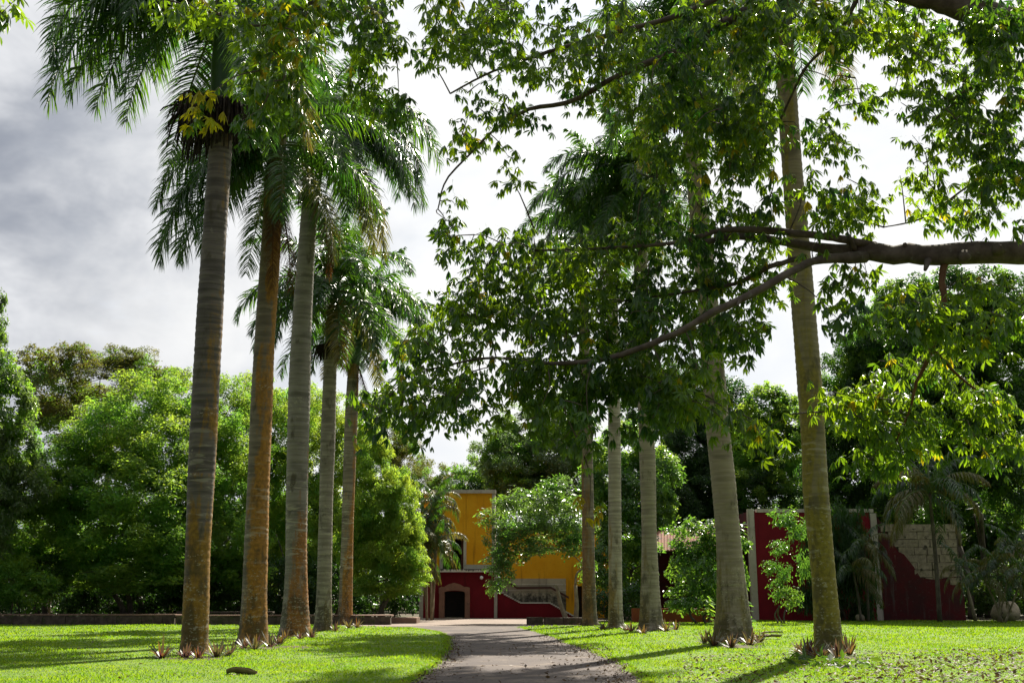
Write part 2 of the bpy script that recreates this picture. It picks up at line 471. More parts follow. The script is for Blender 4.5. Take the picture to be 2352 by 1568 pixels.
M['terracotta'] = plaster_mat('terracotta_wall', (0.26, 0.065, 0.03), (0.20, 0.05, 0.028), (0.09, 0.04, 0.03), 0.5, 0.4)
M['dry_sheath'] = plain_mat('dry_palm_sheath', (0.20, 0.14, 0.085), (0.30, 0.23, 0.15), 4, 0.7, 0.4, (4, 0.6, 1))
M['dry_dark'] = plain_mat('dry_palm_inside', (0.09, 0.05, 0.03), (0.14, 0.08, 0.05), 4, 0.8, 0.4)
M['globe'] = plain_mat('white_lamp_glass', (0.80, 0.79, 0.76), (0.82, 0.81, 0.78), 2, 0.25, 0.0)
M['metal'] = plain_mat('dark_bracket', (0.03, 0.03, 0.03), (0.05, 0.05, 0.05), 4, 0.5, 0.1)
bm_, t_ = new_mat('glowing_bulb')
em_ = t_.n('ShaderNodeEmission', {'Color': (1.0, 0.62, 0.25, 1), 'Strength': 2.2})
t_.n('ShaderNodeOutputMaterial', {'Surface': em_.outputs[0]})
M['bulb'] = bm_

# ------------------------------------------------------------------ ground, lawn, drive
def sheet(name, poly, z, mat, kind='structure'):
    me = bpy.data.meshes.new(name)
    me.from_pydata([(p[0], p[1], 0.0) for p in poly], [], [tuple(range(len(poly)))])
    me.materials.append(mat)
    o = bpy.data.objects.new(name, me)
    C.objects.link(o)
    o.location = (0, 0, z)
    o['kind'] = kind
    if me.polygons[0].normal.z < 0:
        me.flip_normals()
    return o


sheet('ground', [(-1500, -300), (1500, -300), (1500, 2500), (-1500, 2500)], 0.0, M['soil'])
EL = [G(x, y)[:2] for x, y in ((872, 1600), (922, 1568), (978, 1537), (1012, 1503), (1026, 1478), (1018, 1458), (985, 1448), (935, 1441))]
ER = [G(x, y)[:2] for x, y in ((1516, 1600), (1492, 1568), (1458, 1538), (1394, 1505), (1315, 1478), (1262, 1458), (1220, 1446), (1196, 1440))]


def rough_edge(P, amp, n):
    S = spline(P, n)
    ph = np.arange(n) * 1.0
    S[:, 0] += amp * (np.sin(ph * 0.9) + np.sin(ph * 2.3 + 1) * 0.7) * 0.5 + RNG.normal(0, amp * 0.3, n)
    return S


EL = np.vstack(((EL[0][0] - 0.6, 8), (EL[0][0] - 0.2, 14), rough_edge(EL, 0.06, 46)))
ER = np.vstack(((ER[0][0] + 0.3, 8), (ER[0][0] + 0.1, 14), rough_edge(ER, 0.09, 46)))
FARL, FARR = 66.5, 78.0
drive = list(EL) + [(-5.8, 67.0), (1.5, 67.0)] + list(ER[::-1])
sheet('driveway', drive, 0.004, M['asphalt'])
pz = sheet('paving', [(-10.0, 62.5), (4.9, 66.0), (4.9, 87.9), (-10, 87.9)], 0.008, M['paving'])
lawnL = [(-60, 8)] + list(EL) + [(-8.0, 63.4), (-10.1, 64.5), (-10.4, FARL), (-60, FARL)]
lawnR = list(ER) + [(1.3, 63.5), (5.2, 66.5), (5.2, FARR - 3), (14, FARR), (70, FARR), (70, 8)]
sheet('lawn', lawnL, 0.012, M['lawn'])
sheet('lawn', lawnR, 0.012, M['lawn'])


def inside(px, py, poly):
    poly = np.asarray(poly)
    c = np.zeros(len(px), bool)
    j = len(poly) - 1
    for i in range(len(poly)):
        xi, yi = poly[i]
        xj, yj = poly[j]
        hit = ((yi > py) != (yj > py)) & (px < (xj - xi) * (py - yi) / (yj - yi + 1e-12) + xi)
        c ^= hit
        j = i
    return c


def grass(name, poly, bands):
    mb = MB()
    for (y0, y1, x0, x1, dens, h, wd) in bands:
        n = int((y1 - y0) * (x1 - x0) * dens)
        x = RNG.uniform(x0, x1, n)
        y = RNG.uniform(y0, y1, n)
        k = inside(x, y, poly) & (abs(x) < 0.475 * y + 1.0)
        x, y = x[k], y[k]
        n = len(x)
        patch = 0.75 + 0.35 * np.sin(x * 0.9 + 1.3 * np.sin(y * 0.7)) * np.sin(y * 0.6 + x * 0.31)
        hh = h * RNG.uniform(0.45, 1.25, n) * patch
        a = RNG.uniform(0, 2 * PI, n)
        ln = RNG.uniform(0.2, 1.1, n) * hh
        la = RNG.uniform(0, 2 * PI, n)
        ww = wd * RNG.uniform(0.6, 1.3, n)
        b = np.stack((x, y, np.full(n, 0.008)), 1)
        s = np.stack((np.cos(a) * ww, np.sin(a) * ww, np.zeros(n)), 1)
        top = b + np.stack((np.cos(la) * ln, np.sin(la) * ln, hh), 1)
        mid = (b + top) / 2 + np.stack((np.zeros(n), np.zeros(n), hh * 0.12), 1)
        v = np.stack((b - s, b + s, mid + s * 0.8, top), 1).reshape(-1, 3)
        i = np.arange(n)[:, None] * 4
        mb.add(v, i + np.array((0, 1, 2, 3)))
    return mb.build(name, M['grass'], kind='stuff')


grass('grass', lawnL, [(20, 30, -16, 0, 330, 0.055, 0.010), (30, 45, -22, 0, 120, 0.07, 0.016), (45, 67, -34, 0, 45, 0.08, 0.026)])
grass('grass', lawnR, [(20, 30, 0, 16, 330, 0.055, 0.010), (30, 45, 0, 22, 120, 0.07, 0.016), (45, 78, 0, 38, 45, 0.09, 0.026)])

# ------------------------------------------------------------------ buildings
def bx(mb, x0, x1, y0, y1, Yf, Yb, mat=0):
    """box whose front face the photograph shows between those pixels, at distance Yf"""
    a, b = W(x0, y1, Yf), W(x1, y0, Yf)
    ym = (y0 + y1) / 2
    X0, X1 = W(x0, ym, Yf)[0], W(x1, ym, Yf)[0]
    mb.box(X0, X1, Yf, Yb, max(a[2], 0.0), b[2], mat)


def zz(y, Y=ZB):
    return W(CX, y, Y)[2]


def xx(x, Y=ZB, y=1300):
    return W(x, y, Y)[0]


ob = np.array((xx(1050), ZB, 0.0))
tower = thing('tower_house', 'ochre yellow tower house with dark red ground floor and stone arched doorway', 'house', ob)


def part(name, mats, boxes, parent=tower, origin=ob, smooth=False):
    mb = MB()
    for b in boxes:
        bx(mb, *b)
    return mb.build(name, mats, parent, smooth, origin)


GND = 1440
part('red_wall', M['red'], [(972, 1020, 1313, GND, 88, 88.6), (1068, 1135, 1313, GND, 88, 88.6), (1020, 1068, 1313, 1357, 88, 88.6)])
part('corner_pilaster', M['white'], [(963, 972, 1311.5, GND, 87.93, 88.6)])
part('corner_pilaster', M['white'], [(1135, 1142, 1311.5, GND, 87.93, 88.6)])
part('ledge', M['white_drip'], [(960, 1144, 1306, 1313, 87.7, 88.9)])
part('upper_band', M['white'], [(1071, 1136, 1296, 1306, 88.5, 89.3)])
part('ochre_wall', M['yellow'], [(985, 1017, 1132, 1306, 88.6, 89.4), (1071, 1130, 1132, 1296, 88.6, 89.4), (1017, 1071, 1132, 1236, 88.6, 89.4)])
part('corner_quoin', M['white'], [(1130, 1136.5, 1132, 1296, 88.55, 96)])
part('parapet_cap', M['white'], [(983, 1139, 1124, 1132, 88.45, 89.5)])
part('side_wall', M['yellow'], [(1128, 1134, 1132, 1300, 89.4, 96)])
part('opening_frame', M['white'], [(1064.5, 1071, 1236, 1306, 88.45, 89.3), (1010, 1017, 1236, 1306, 88.45, 89.3), (1010, 1071, 1229, 1236, 88.45, 89.3)])
part('shutter', M['maroon'], [(1059, 1064.5, 1237, 1306, 88.9, 89.6)])
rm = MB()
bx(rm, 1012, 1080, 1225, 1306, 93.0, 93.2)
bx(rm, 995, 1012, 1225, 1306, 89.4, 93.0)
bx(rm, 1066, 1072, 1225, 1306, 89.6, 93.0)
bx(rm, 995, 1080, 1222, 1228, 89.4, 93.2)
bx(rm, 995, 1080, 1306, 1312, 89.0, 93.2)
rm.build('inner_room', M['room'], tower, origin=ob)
# stone door surround: two jambs and a shouldered arch
part('door_jamb', M['stone_red'], [(1008, 1020.5, 1362, GND, 87.75, 88.5)])
part('door_jamb', M['stone_red'], [(1067.5, 1079, 1362, GND, 87.75, 88.5)])
ar = MB()
arch = [(1008, 1362), (1008, 1349), (1013, 1347), (1020, 1347), (1030, 1341), (1043, 1337.5), (1056, 1341), (1066, 1347), (1074, 1347), (1079, 1349), (1079, 1362)]
inner = [(1020.5, 1362), (1020.5, 1360), (1021, 1359), (1024, 1357.5), (1031, 1356), (1043.5, 1355), (1056, 1356), (1064, 1357.5), (1067, 1359), (1067.5, 1360), (1067.5, 1362)]
for i in range(len(arch) - 1):
    ar.prism([(xx(arch[i][0], 87.7, 1350), zz(arch[i][1], 87.7)), (xx(arch[i + 1][0], 87.7, 1350), zz(arch[i + 1][1], 87.7)),
              (xx(inner[i + 1][0], 87.7, 1350), zz(inner[i + 1][1], 87.7)), (xx(inner[i][0], 87.7, 1350), zz(inner[i][1], 87.7))], 87.7, 88.3)
ar.build('door_arch', M['stone_red'], tower, origin=ob)
part('door', M['dark_wood'], [(1018, 1070, 1352, GND, 88.9, 89.0)])
part('threshold', M['block'], [(1020.6, 1067.4, 1417, GND, 87.85, 88.8)])
part('back_mass', M['yellow'], [(972, 1130, 1134, GND, 93.4, 96)])
part('terrace_floor', M['paving'], [(972, 1135, 1307, 1312.5, 88.61, 93)])

for px_, nm in ((1106, 'white globe lamp on the red wall right of the arched doorway'), (992, 'white globe lamp on the red wall beside the yellow-green tree')):
    p = W(px_, 1326, 87.8)
    lo = thing('globe_lamp', nm, 'wall lamp', p, 'globe lamps on the red wall')
    mb = MB()
    th = np.linspace(0, PI, 9)
    mb.tube(np.stack((np.zeros(9), np.zeros(9), 0.14 * np.cos(th)), 1) + p, 0.14 * np.sin(th) + 0.002, 12)
    mb.build('globe', M['globe'], lo, True, p)
    mb = MB()
    mb.tube([p + (0, 0.1, 0.12), p + (0, 0.2, 0.16)], 0.03, 6)
    mb.build('bracket', M['metal'], lo, origin=p)
for (x_, y_), nm in (((1034, 1262), 'upper glowing bulb in the dark opening of the ochre tower'), ((1029, 1273), 'lower glowing bulb in the dark opening of the ochre tower')):
    p = W(x_, y_, 91.0)
    lo = thing('hanging_bulb', nm, 'lamp', p, 'bulbs glowing in the upper room')
    mb = MB()
    th = np.linspace(0, PI, 7)
    mb.tube(np.stack((np.zeros(7), np.zeros(7), 0.07 * np.cos(th)), 1) + p, 0.07 * np.sin(th) + 0.002, 10)
    mb.build('bulb', M['bulb'], lo, True, p)
    mb = MB()
    mb.tube([p + (0, 0, 0.075), p + (0, 0, zz(1228, 91.0) - p[2])], 0.012, 5)
    mb.build('cord', M['metal'], lo, origin=p)

# wing with white dado, behind the stairs
ow = np.array((xx(1240), 90.0, 0))
wing = thing('house_wing', 'ochre wing with white stained dado behind the outside stairs', 'house', ow)
part('ochre_wall', M['yellow'], [(1150, 1324, 1215, 1328, 90, 90.6), (1337, 1420, 1215, GND, 90, 90.6), (1324, 1337, 1215, 1345, 90, 90.6)], wing, ow)
part('dado', M['step_wall'], [(1150, 1300, 1328, GND, 89.96, 90.6)], wing, ow)
part('ochre_pier', M['yellow'], [(1300, 1324, 1328, GND, 90, 90.6)], wing, ow)
part('dado_rail', M['step'], [(1150, 1300, 1341, 1342.2, 89.93, 89.96)], wing, ow)
part('dado_rail', M['step'], [(1150, 1300, 1354, 1355.2, 89.93, 89.96)], wing, ow)
part('door', M['dark_wood'], [(1322, 1340, 1340, GND, 90.7, 90.8)], wing, ow)
part('parapet_cap', M['white'], [(1148, 1422, 1209, 1215, 89.9, 90.7)], wing, ow)

# outside stairs
os_ = np.array((xx(1220), 88.2, 0))
stairs = thing('outside_stairs', 'mould-stained white steps on a dark red stair wall beside the tower', 'stairs', os_)
prof = []
x, y = 1142.5, 1359.0
prof.append((1142.5, 1158, 1359.0))
for k in range(8):
    prof.append((1158 + k * 4.6, 1158 + (k + 1) * 4.6, 1360.5 + (k + 1) * 2.5))
prof.append((1158 + 8 * 4.6, 1265, 1380.5 + 2.0))
for k in range(14):
    prof.append((1265 + k * 4.6, 1265 + (k + 1) * 4.6, 1382.5 + (k + 1) * 2.6))
wl = MB()
for a, b, yy in prof:
    if zz(yy + 2.6, 88.2) > 0.02:
        wl.box(xx(a, 88.2), xx(b, 88.2), 88.2, 89.9, 0, zz(yy + 2.6, 88.2))
wl.build('stair_wall', M['red'], stairs, origin=os_)
for a, b, yy in prof:
    if zz(yy + 2.6, 88.2) > 0.02:
        mb = MB()
        mb.box(xx(a, 88.2) - 0.02, xx(b, 88.2), 88.14, 89.9, zz(yy + 2.6, 88.2) + 0.002, zz(yy, 88.2))
        mb.build('step', M['step'], stairs, origin=os_)
hr = MB()
P = [W(1143, 1330, 89.8), W(1172, 1337, 89.8), W(1187, 1347, 89.8), W(1265, 1346, 89.8), W(1306, 1369, 89.8)]
for a, b in zip(P[:-1], P[1:]):
    hr.prism([(a[0], a[2]), (b[0] + 0.01, b[2]), (b[0] + 0.01, b[2] - 0.17), (a[0], a[2] - 0.17)], 89.72, 89.9)
hr.build('handrail', M['rail'], stairs, origin=os_)

# porch with a tiled roof, in deep shade
op = np.array((xx(1560, 84), 84.0, 0))
porch = thing('tiled_porch', 'low shaded porch with sloping clay tile roof between the palms', 'house', op)
mb = MB()
A0, A1 = W(1470, 1268, 82.5), W(1700, 1252, 82.5)
B0, B1 = W(1470, 1225, 88), W(1700, 1196, 88)
n_ = 34
for k in range(n_):
    f0, f1 = k / n_, (k + 1) / n_
    a, b = A0 * (1 - f0) + A1 * f0, A0 * (1 - f1) + A1 * f1
    c_, d_ = B0 * (1 - f1) + B1 * f1, B0 * (1 - f0) + B1 * f0
    up = np.array((0, 0, 0.07))
    m1, m2 = (a + b) / 2 + up, (c_ + d_) / 2 + up
    mb.add([a, m1, b, c_, m2, d_, a - up, b - up], [(0, 1, 4, 5), (1, 2, 3, 4)], [(6, 1, 0), (7, 2, 1), (6, 7, 1)])
mb.build('roof_tiles', M['tile'], porch, origin=op)
part('back_wall', M['red_old'], [(1470, 1730, 1240, GND, 87.2, 87.5)], porch, op)
for px_ in (1512, 1556, 1608, 1668):
    part('post', M['dark_wood'], [(px_ - 4, px_ + 4, 1266, GND, 82.9, 83.2)], porch, op)
part('beam', M['dark_wood'], [(1470, 1700, 1262, 1268.5, 82.85, 83.3)], porch, op)
part('doorway', M['dark_wood'], [(1580, 1604, 1330, GND, 87.1, 87.2)], porch, op)
ol = np.array((xx(1530, 72.5), 72.5, 0))
lw = MB()
lw.box(xx(1452, 72.5, 1415), xx(1640, 72.5, 1415), 72.5, 72.9, 0, zz(1396, 72.5))
lo = lw.build('garden_wall', M['terracotta'], None, origin=ol)
tag(lo, 'low terracotta red garden wall behind the right palm row', 'wall')

# red shed and ruined wall, right
orr = np.array((xx(1860, 80), 80.0, 0))
shed = thing('red_shed', 'dark red building framed with white plaster edges behind the right palms', 'house', orr)
part('front_wall', M['red'], [(1738, 2006, 1176, GND, 80, 80.5)], shed, orr)
part('corner_trim', M['white'], [(1724, 1738, 1168, GND, 79.95, 80.5)], shed, orr)
part('top_trim', M['white'], [(1738, 2006, 1168, 1176, 79.95, 80.5)], shed, orr)
mb = MB()
a, b = W(1724, 1172, 80.5), W(1688, 1184, 90)
mb.add([(a[0], 80.5, 0), (b[0], 90, 0), (b[0], 90, b[2]), (a[0], 80.5, a[2]), (a[0] + 0.4, 80.5, 0), (b[0] + 0.4, 90, 0), (b[0] + 0.4, 90, b[2]), (a[0] + 0.4, 80.5, a[2])],
       [(0, 1, 2, 3), (4, 7, 6, 5), (3, 2, 6, 7), (0, 3, 7, 4), (1, 5, 6, 2)])
mb.build('side_wall', M['red_old'], shed, origin=orr)

oru = np.array((xx(2110, 80), 80.0, 0))
ruin = thing('ruined_wall', 'roofless red gable wall with fallen plaster showing stone blocks', 'wall', oru)
part('corner_trim', M['white'], [(2008, 2022, 1178, GND, 79.9, 80.7)], ruin, oru)
X = lambda px_: xx(px_, 80, 1300)
Z = lambda py_: zz(py_, 80)
mb = MB()
outl = [(2022, 1186), (2034, 1205), (2046, 1234), (2066, 1266), (2078, 1272), (2098, 1300), (2112, 1326), (2140, 1330), (2204, 1322), (2208, 1330), (2214, 1440), (2022, 1440)]
bot = [(2022, 1440)]
for i in range(9):
    a, b = outl[i], outl[i + 1]
    mb.prism([(X(a[0]), Z(a[1])), (X(b[0]), Z(b[1])), (X(b[0]), 0.0), (X(a[0]), 0.0)], 79.97, 80.4)
mb.build('plaster', M['red_old'], ruin, origin=oru)
mb = MB()
mb.box(X(2022), X(2206), 80.06, 80.7, 0, Z(1204))
mb.build('mortar_core', M['block_dark'], ruin, origin=oru)
yb = 1203.0
row = 0
while yb < 1330:
    hgt_ = 17.5
    x = 2028 - (row % 2) * 14
    while x < 2200:
        wd = random.uniform(24, 42)
        x1 = min(x + wd, 2202)
        cxm = x + wd / 2
        edge = np.interp(cxm, [2022, 2046, 2066, 2098, 2112, 2300], [1186, 1234, 1266, 1300, 1326, 1330])
        if yb < edge + 4 and x1 - x > 9 and x > 2020:
            mb = MB()
            mb.box(X(x + 0.5), X(x1 - 0.5), 79.96 + random.uniform(0, 0.05), 80.3, Z(yb + hgt_ - 0.5), Z(yb + 0.5), jitter=0.012)
            mb.build('stone_block', M['block'], ruin, origin=oru)
        x = x1
    yb += hgt_
    row += 1

# low stone walls at the far edge of the lawn
def block_wall(label, x0, x1, ybase, h, depth, blen, group, coping=None, base=None):
    Y = base if base else G(CX, ybase)[1]
    X0, X1 = xx(x0, Y, ybase), xx(x1, Y, ybase)
    og = np.array(((X0 + X1) / 2, Y, 0))
    o = thing('low_stone_wall', label, 'wall', og, group)
    x = X0
    k = 0
    protos = []
    while x < X1 - 0.05:
        L = min(blen * random.uniform(0.8, 1.2), X1 - x)
        mb = MB()
        mb.box(x + 0.012, x + L - 0.012, Y + random.uniform(-0.02, 0.02), Y + depth, 0, h * random.uniform(0.97, 1.03), jitter=0.012)
        mb.build('stone_block', M['block_dark'], o, origin=og)
        x += L
        k += 1
    if coping:
        mb = MB()
        mb.box(X0 - 0.05, X1 + 0.03, Y + 0.06, Y + depth + coping, h * 1.06, h * 1.06 + 0.07, jitter=0.01)
        mb.build('coping', M['coping'], o, origin=og)
    return o


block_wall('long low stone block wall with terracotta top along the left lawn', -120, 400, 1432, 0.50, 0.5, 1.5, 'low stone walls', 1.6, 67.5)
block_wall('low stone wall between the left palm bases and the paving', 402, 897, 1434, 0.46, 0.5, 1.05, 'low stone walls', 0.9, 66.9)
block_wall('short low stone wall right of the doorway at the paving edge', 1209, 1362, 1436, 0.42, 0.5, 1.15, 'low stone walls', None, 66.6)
ob2 = W(940, 1425, 70.0)
mb = MB()
mb.box(xx(897, 70, 1425), xx(957, 70, 1425), 70, 72.4, 0.008, 0.36, jitter=0.01)
tag(mb.build('stone_slab', M['coping'], None, origin=(ob2[0], 70, 0)), 'flat terracotta topped slab at the left end of the paving', 'slab')
obn = W(515, 1408, 71.0)
bench = thing('concrete_bench', 'long dark concrete bench in shade behind the left palms', 'bench', (obn[0], 71.0, 0))
mb = MB()
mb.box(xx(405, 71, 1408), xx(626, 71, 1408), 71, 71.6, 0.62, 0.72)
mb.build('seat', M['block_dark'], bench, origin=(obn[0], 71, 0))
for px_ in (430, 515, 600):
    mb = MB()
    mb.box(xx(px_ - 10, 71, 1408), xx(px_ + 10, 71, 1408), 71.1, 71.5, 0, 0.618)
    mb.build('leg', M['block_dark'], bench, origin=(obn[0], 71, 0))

# ------------------------------------------------------------------ trees of the woods
def leaves_into(mb, P, nrm, size, droop, mat=0, aspect=0.5):
    """diamond leaves at points P facing about nrm"""
    n = len(P)
    rnd = unit(RNG.normal(0, 1, (n, 3)))
    t = unit(np.cross(nrm, rnd))
    b = np.cross(nrm, t)
    t = unit(t + np.array((0, 0, -droop)))
    L = size * RNG.uniform(0.6, 1.35, n)[:, None]
    wv = L * aspect * 0.5
    mid = P + t * L * 0.5 + nrm * L * 0.08
    v = np.stack((P, mid + b * wv, P + t * L, mid - b * wv), 1).reshape(-1, 3)
    i = np.arange(n)[:, None] * 4
    mb.add(v, i + np.array((0, 1, 2, 3)), mat=mat)


# boughs: leafy masses of a few sizes and leaf habits, shared between the trees
BOUGH = {}
STYLE = {  # leaf length, aspect, droop, clump share, flatness, cover
    'fine': (0.20, 0.48, 0.55, 0.17, 0.85, 5.4), 'feather': (0.20, 0.36, 1.0, 0.22, 0.8, 8.5), 'big': (0.34, 0.42, 0.45, 0.32, 0.7, 5.0),
    'drape': (0.45, 0.20, 1.7, 0.3, 0.9, 6.0), 'dense': (0.22, 0.5, 0.5, 0.2, 0.85, 8.5), 'airy': (0.20, 0.50, 0.5, 0.2, 0.7, 4.2), 'open': (0.20, 0.42, 0.5, 0.22, 0.8, 3.6)}


def bough_mesh(style, Rr, var):
    key = (style, Rr, var)
    if key in BOUGH:
        return BOUGH[key]
    s, aspect, droop, clump, flat, cov = STYLE[style]
    mb = MB()
    area = PI * Rr * Rr
    n_leaf = int(cov * area / (s * s * aspect * 0.55))
    rc = min(max(clump * Rr, 0.30), 0.95)
    nc = max(26, int(3.0 * area / (rc * rc * PI)))
    u = unit(RNG.normal(0, 1, (nc, 3)))
    rad = (0.07 + 0.93 * RNG.uniform(0, 1, nc)) ** (1 / 3) * RNG.uniform(0.85, 1.14, nc)
    cc = u * rad[:, None] * Rr
    cr = rc * RNG.uniform(0.5, 1.45, nc)
    idx = RNG.choice(nc, n_leaf, p=cr ** 2 / (cr ** 2).sum())
    g = RNG.normal(0, 1, (n_leaf, 3))
    g *= np.minimum(1.0, 1.9 / (np.linalg.norm(g, axis=1, keepdims=True) + 1e-6))
    P = cc[idx] + g * (cr[idx][:, None] * np.array((0.55, 0.55, 0.55 * flat)))
    P[:, 2] -= 0.14 * (g[:, 0] ** 2 + g[:, 1] ** 2) * cr[idx] * droop
    nrm = unit(np.array((0, -0.1, 0.6)) + 0.5 * u[idx] + RNG.normal(0, 0.6, (n_leaf, 3)))
    sel = RNG.uniform(0, 1, nc)[idx] < 0.25
    leaves_into(mb, P[~sel], nrm[~sel], s, droop, 0, aspect)
    leaves_into(mb, P[sel], nrm[sel], s, droop, 1, aspect)
    me = mb.mesh('bough', [M['c_mid'], M['c_mid']])
    BOUGH[key] = me
    return me


LEAF_TOTAL = [0]


def tree(name, label, cat, mat, Y, base_x, blobs, k=4.0, leaf=None, clump=0.24, bark='bark_wood', group=None, droop=0.35,
         trunk_r=0.22, flat=0.62, trunks=1, depth=0.85, fork=0.55, aspect=0.5, mat2=None, limbs=True, style='fine'):
    """trunk and limbs reach into leafy boughs; blobs = (x, y, rx, ry[, dY]) as seen in the photograph"""
    bX = xx(base_x, Y, 1410)
    og = np.array((bX, Y, 0.0))
    root = thing(name, label, cat, og, group)
    cen = []
    for bl in blobs:
        x, y, rx, ry = bl[:4]
        Yc = Y + (bl[4] if len(bl) > 4 else 0.0)
        c = W(x, y, Yc)
        sc_ = scale_at(y, Yc)
        rX, rZ = rx * sc_, ry * sc_
        rY = min(rX, rZ * 1.5) * depth
        cen.append((c, rX, rY, rZ))
        rm_ = (rX * rY * rZ) ** (1 / 3)
        Rr = min((0.6, 1.0, 1.7, 2.7, 4.0), key=lambda q: abs(math.log(q / rm_)))
        me = bough_mesh(style, Rr, random.randrange(2))
        o = bpy.data.objects.new('bough', me)
        C.objects.link(o)
        o.parent = root
        o['kind'] = 'stuff'
        o.location = tuple(c - og)
        turn = random.choice((0, PI)) + random.uniform(-0.3, 0.3)
        o.rotation_euler = (0, 0, turn)
        o.scale = (rX / Rr, rY / Rr, rZ / Rr)
        for si, mm in ((0, mat), (1, mat2 or mat)):
            o.material_slots[si].link = 'OBJECT'
            o.material_slots[si].material = M[mm]
    # trunk and limbs
    zc = min(c[2] - 0.3 * r3 for c, _, _, r3 in cen)
    ztop = max(zc, 1.0) * fork + 0.3
    tm = MB()
    heads = []
    for j in range(trunks):
        off = np.array((RNG.normal(0, 0.4) if j else 0, RNG.normal(0, 0.3) if j else 0, 0))
        top = og + off * 2.2 + np.array((RNG.normal(0, 0.3), RNG.normal(0, 0.3), ztop))
        pts = spline([og + off, og + off * 1.6 + np.array((RNG.normal(0, 0.12), 0, ztop * 0.5)), top], 9)
        tm.tube(pts, np.linspace(trunk_r * 1.25, trunk_r * 0.75, 9), 9)
        heads.append(top)
    tm.build('trunk', M[bark], root, True, og)
    if limbs:
        attach = [(h, trunk_r * 0.62) for h in heads]
        for c, rX, rY, rZ in sorted(cen, key=lambda q: min(np.linalg.norm(q[0] - h) for h in heads)):
            lm = MB()
            h, r_h = min(attach, key=lambda q: np.linalg.norm(q[0] - c) + (2.0 if q[0][2] > c[2] + 0.5 else 0.0))
            L_ = np.linalg.norm(c - h)
            m_ = (h + c) / 2 + np.array((RNG.normal(0, 0.10) * L_, RNG.normal(0, 0.10) * L_, 0.10 * L_))
            sp_ = spline([h, m_, c], 9)
            lm.tube(sp_, np.linspace(r_h, r_h * 0.45, 9), 7)
            attach += [(sp_[4], r_h * 0.62), (sp_[8], r_h * 0.45)]
            for q in range(6):
                e = c + unit(RNG.normal(0, 1, 3)) * np.array((rX, rY, rZ)) * 0.9
                lm.tube(spline([c, (c + e) / 2 + RNG.normal(0, 0.15, 3), e], 6), np.linspace(r_h * 0.42, r_h * 0.10, 6), 5)
            lm.build('limb', M[bark], root, True, og)
    return root


GW = 'trees of the woods behind the lawn'
tree('broadleaf_tree', 'big fluffy mid green tree with layered crown left of the front palm', 'tree', 'c_green', 76, 300,
     [(330, 930, 110, 80, 2), (260, 1010, 120, 90), (370, 1040, 110, 90, -1), (230, 1110, 110, 80, -1), (330, 1140, 130, 90, -2.5), (300, 1310, 130, 50, -3.5), (200, 1300, 80, 50, -1), (290, 1230, 140, 85, -3), (180, 1200, 90, 80, -1), (390, 1250, 90, 70, -3), (200, 1030, 80, 70, 1)], bark='bark_wood', group=GW, trunks=3, trunk_r=0.2, mat2='c_mid')
tree('broadleaf_tree', 'rounded bright green tree standing just behind the front left palm trunk', 'tree', 'c_green', 79, 470,
     [(420, 915, 80, 70, 2), (470, 990, 90, 80, 0), (530, 930, 75, 75, 3), (540, 1030, 90, 80, 1), (450, 1090, 100, 80, -2), (540, 1130, 90, 90, -1), (430, 1200, 100, 80, -3), (530, 1230, 90, 80, -2), (470, 1300, 90, 55, -2), (560, 1320, 70, 45, -2), (400, 1320, 70, 45, -3)], group=GW, trunks=2, trunk_r=0.2, mat2='c_mid')
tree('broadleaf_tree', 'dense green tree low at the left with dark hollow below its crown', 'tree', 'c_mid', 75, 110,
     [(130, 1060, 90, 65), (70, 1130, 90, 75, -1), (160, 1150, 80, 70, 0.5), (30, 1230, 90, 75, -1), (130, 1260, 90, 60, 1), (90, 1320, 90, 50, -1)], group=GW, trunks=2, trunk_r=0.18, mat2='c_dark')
tree('broadleaf_tree', 'tall olive brown tree with thin airy crown above the green trees', 'tree', 'c_brown', 92, 220,
     [(230, 870, 120, 70), (120, 890, 90, 90), (380, 880, 60, 50), (340, 850, 70, 48), (85, 830, 55, 45), (200, 960, 140, 80, 2), (280, 820, 50, 34), (175, 815, 45, 34)], style='airy', group=GW, trunk_r=0.26, fork=0.75, mat2='c_mid')
tree('broadleaf_tree', 'grey green tree at the left edge of the lawn', 'tree', 'c_grey', 70, -20,
     [(10, 940, 75, 90), (-30, 850, 70, 80), (60, 1110, 60, 70, 1), (40, 1030, 55, 65), (-14, 760, 30, 50), (-4, 700, 16, 34), (-30, 1080, 70, 80), (-40, 1190, 80, 90)], style='dense', group=GW, trunk_r=0.25, fork=0.6, mat2='c_mid')
tree('broadleaf_tree', 'fresh green tree seen between the second and third left palms', 'tree', 'c_green', 86, 640,
     [(600, 920, 70, 70), (650, 1000, 80, 80), (590, 1060, 80, 90, -1), (660, 1120, 80, 90, -1), (600, 1190, 80, 90, -2), (690, 940, 60, 60, 3), (660, 1240, 80, 80, -2), (620, 1310, 70, 50, -2)], group=GW, trunk_r=0.22, trunks=2, mat2='c_yel')
tree('broadleaf_tree', 'yellowish green tree seen between the third and fifth left palms', 'tree', 'c_yel', 84, 760,
     [(740, 960, 70, 70), (720, 1060, 80, 80), (800, 1030, 70, 80, 2), (720, 1160, 80, 80, -1), (790, 1140, 70, 80, 1), (700, 1260, 80, 80, -2), (780, 1250, 70, 80), (730, 1320, 70, 50, -1), (840, 960, 50, 60, 3)], group=GW, trunk_r=0.22, trunks=2, mat2='c_green')
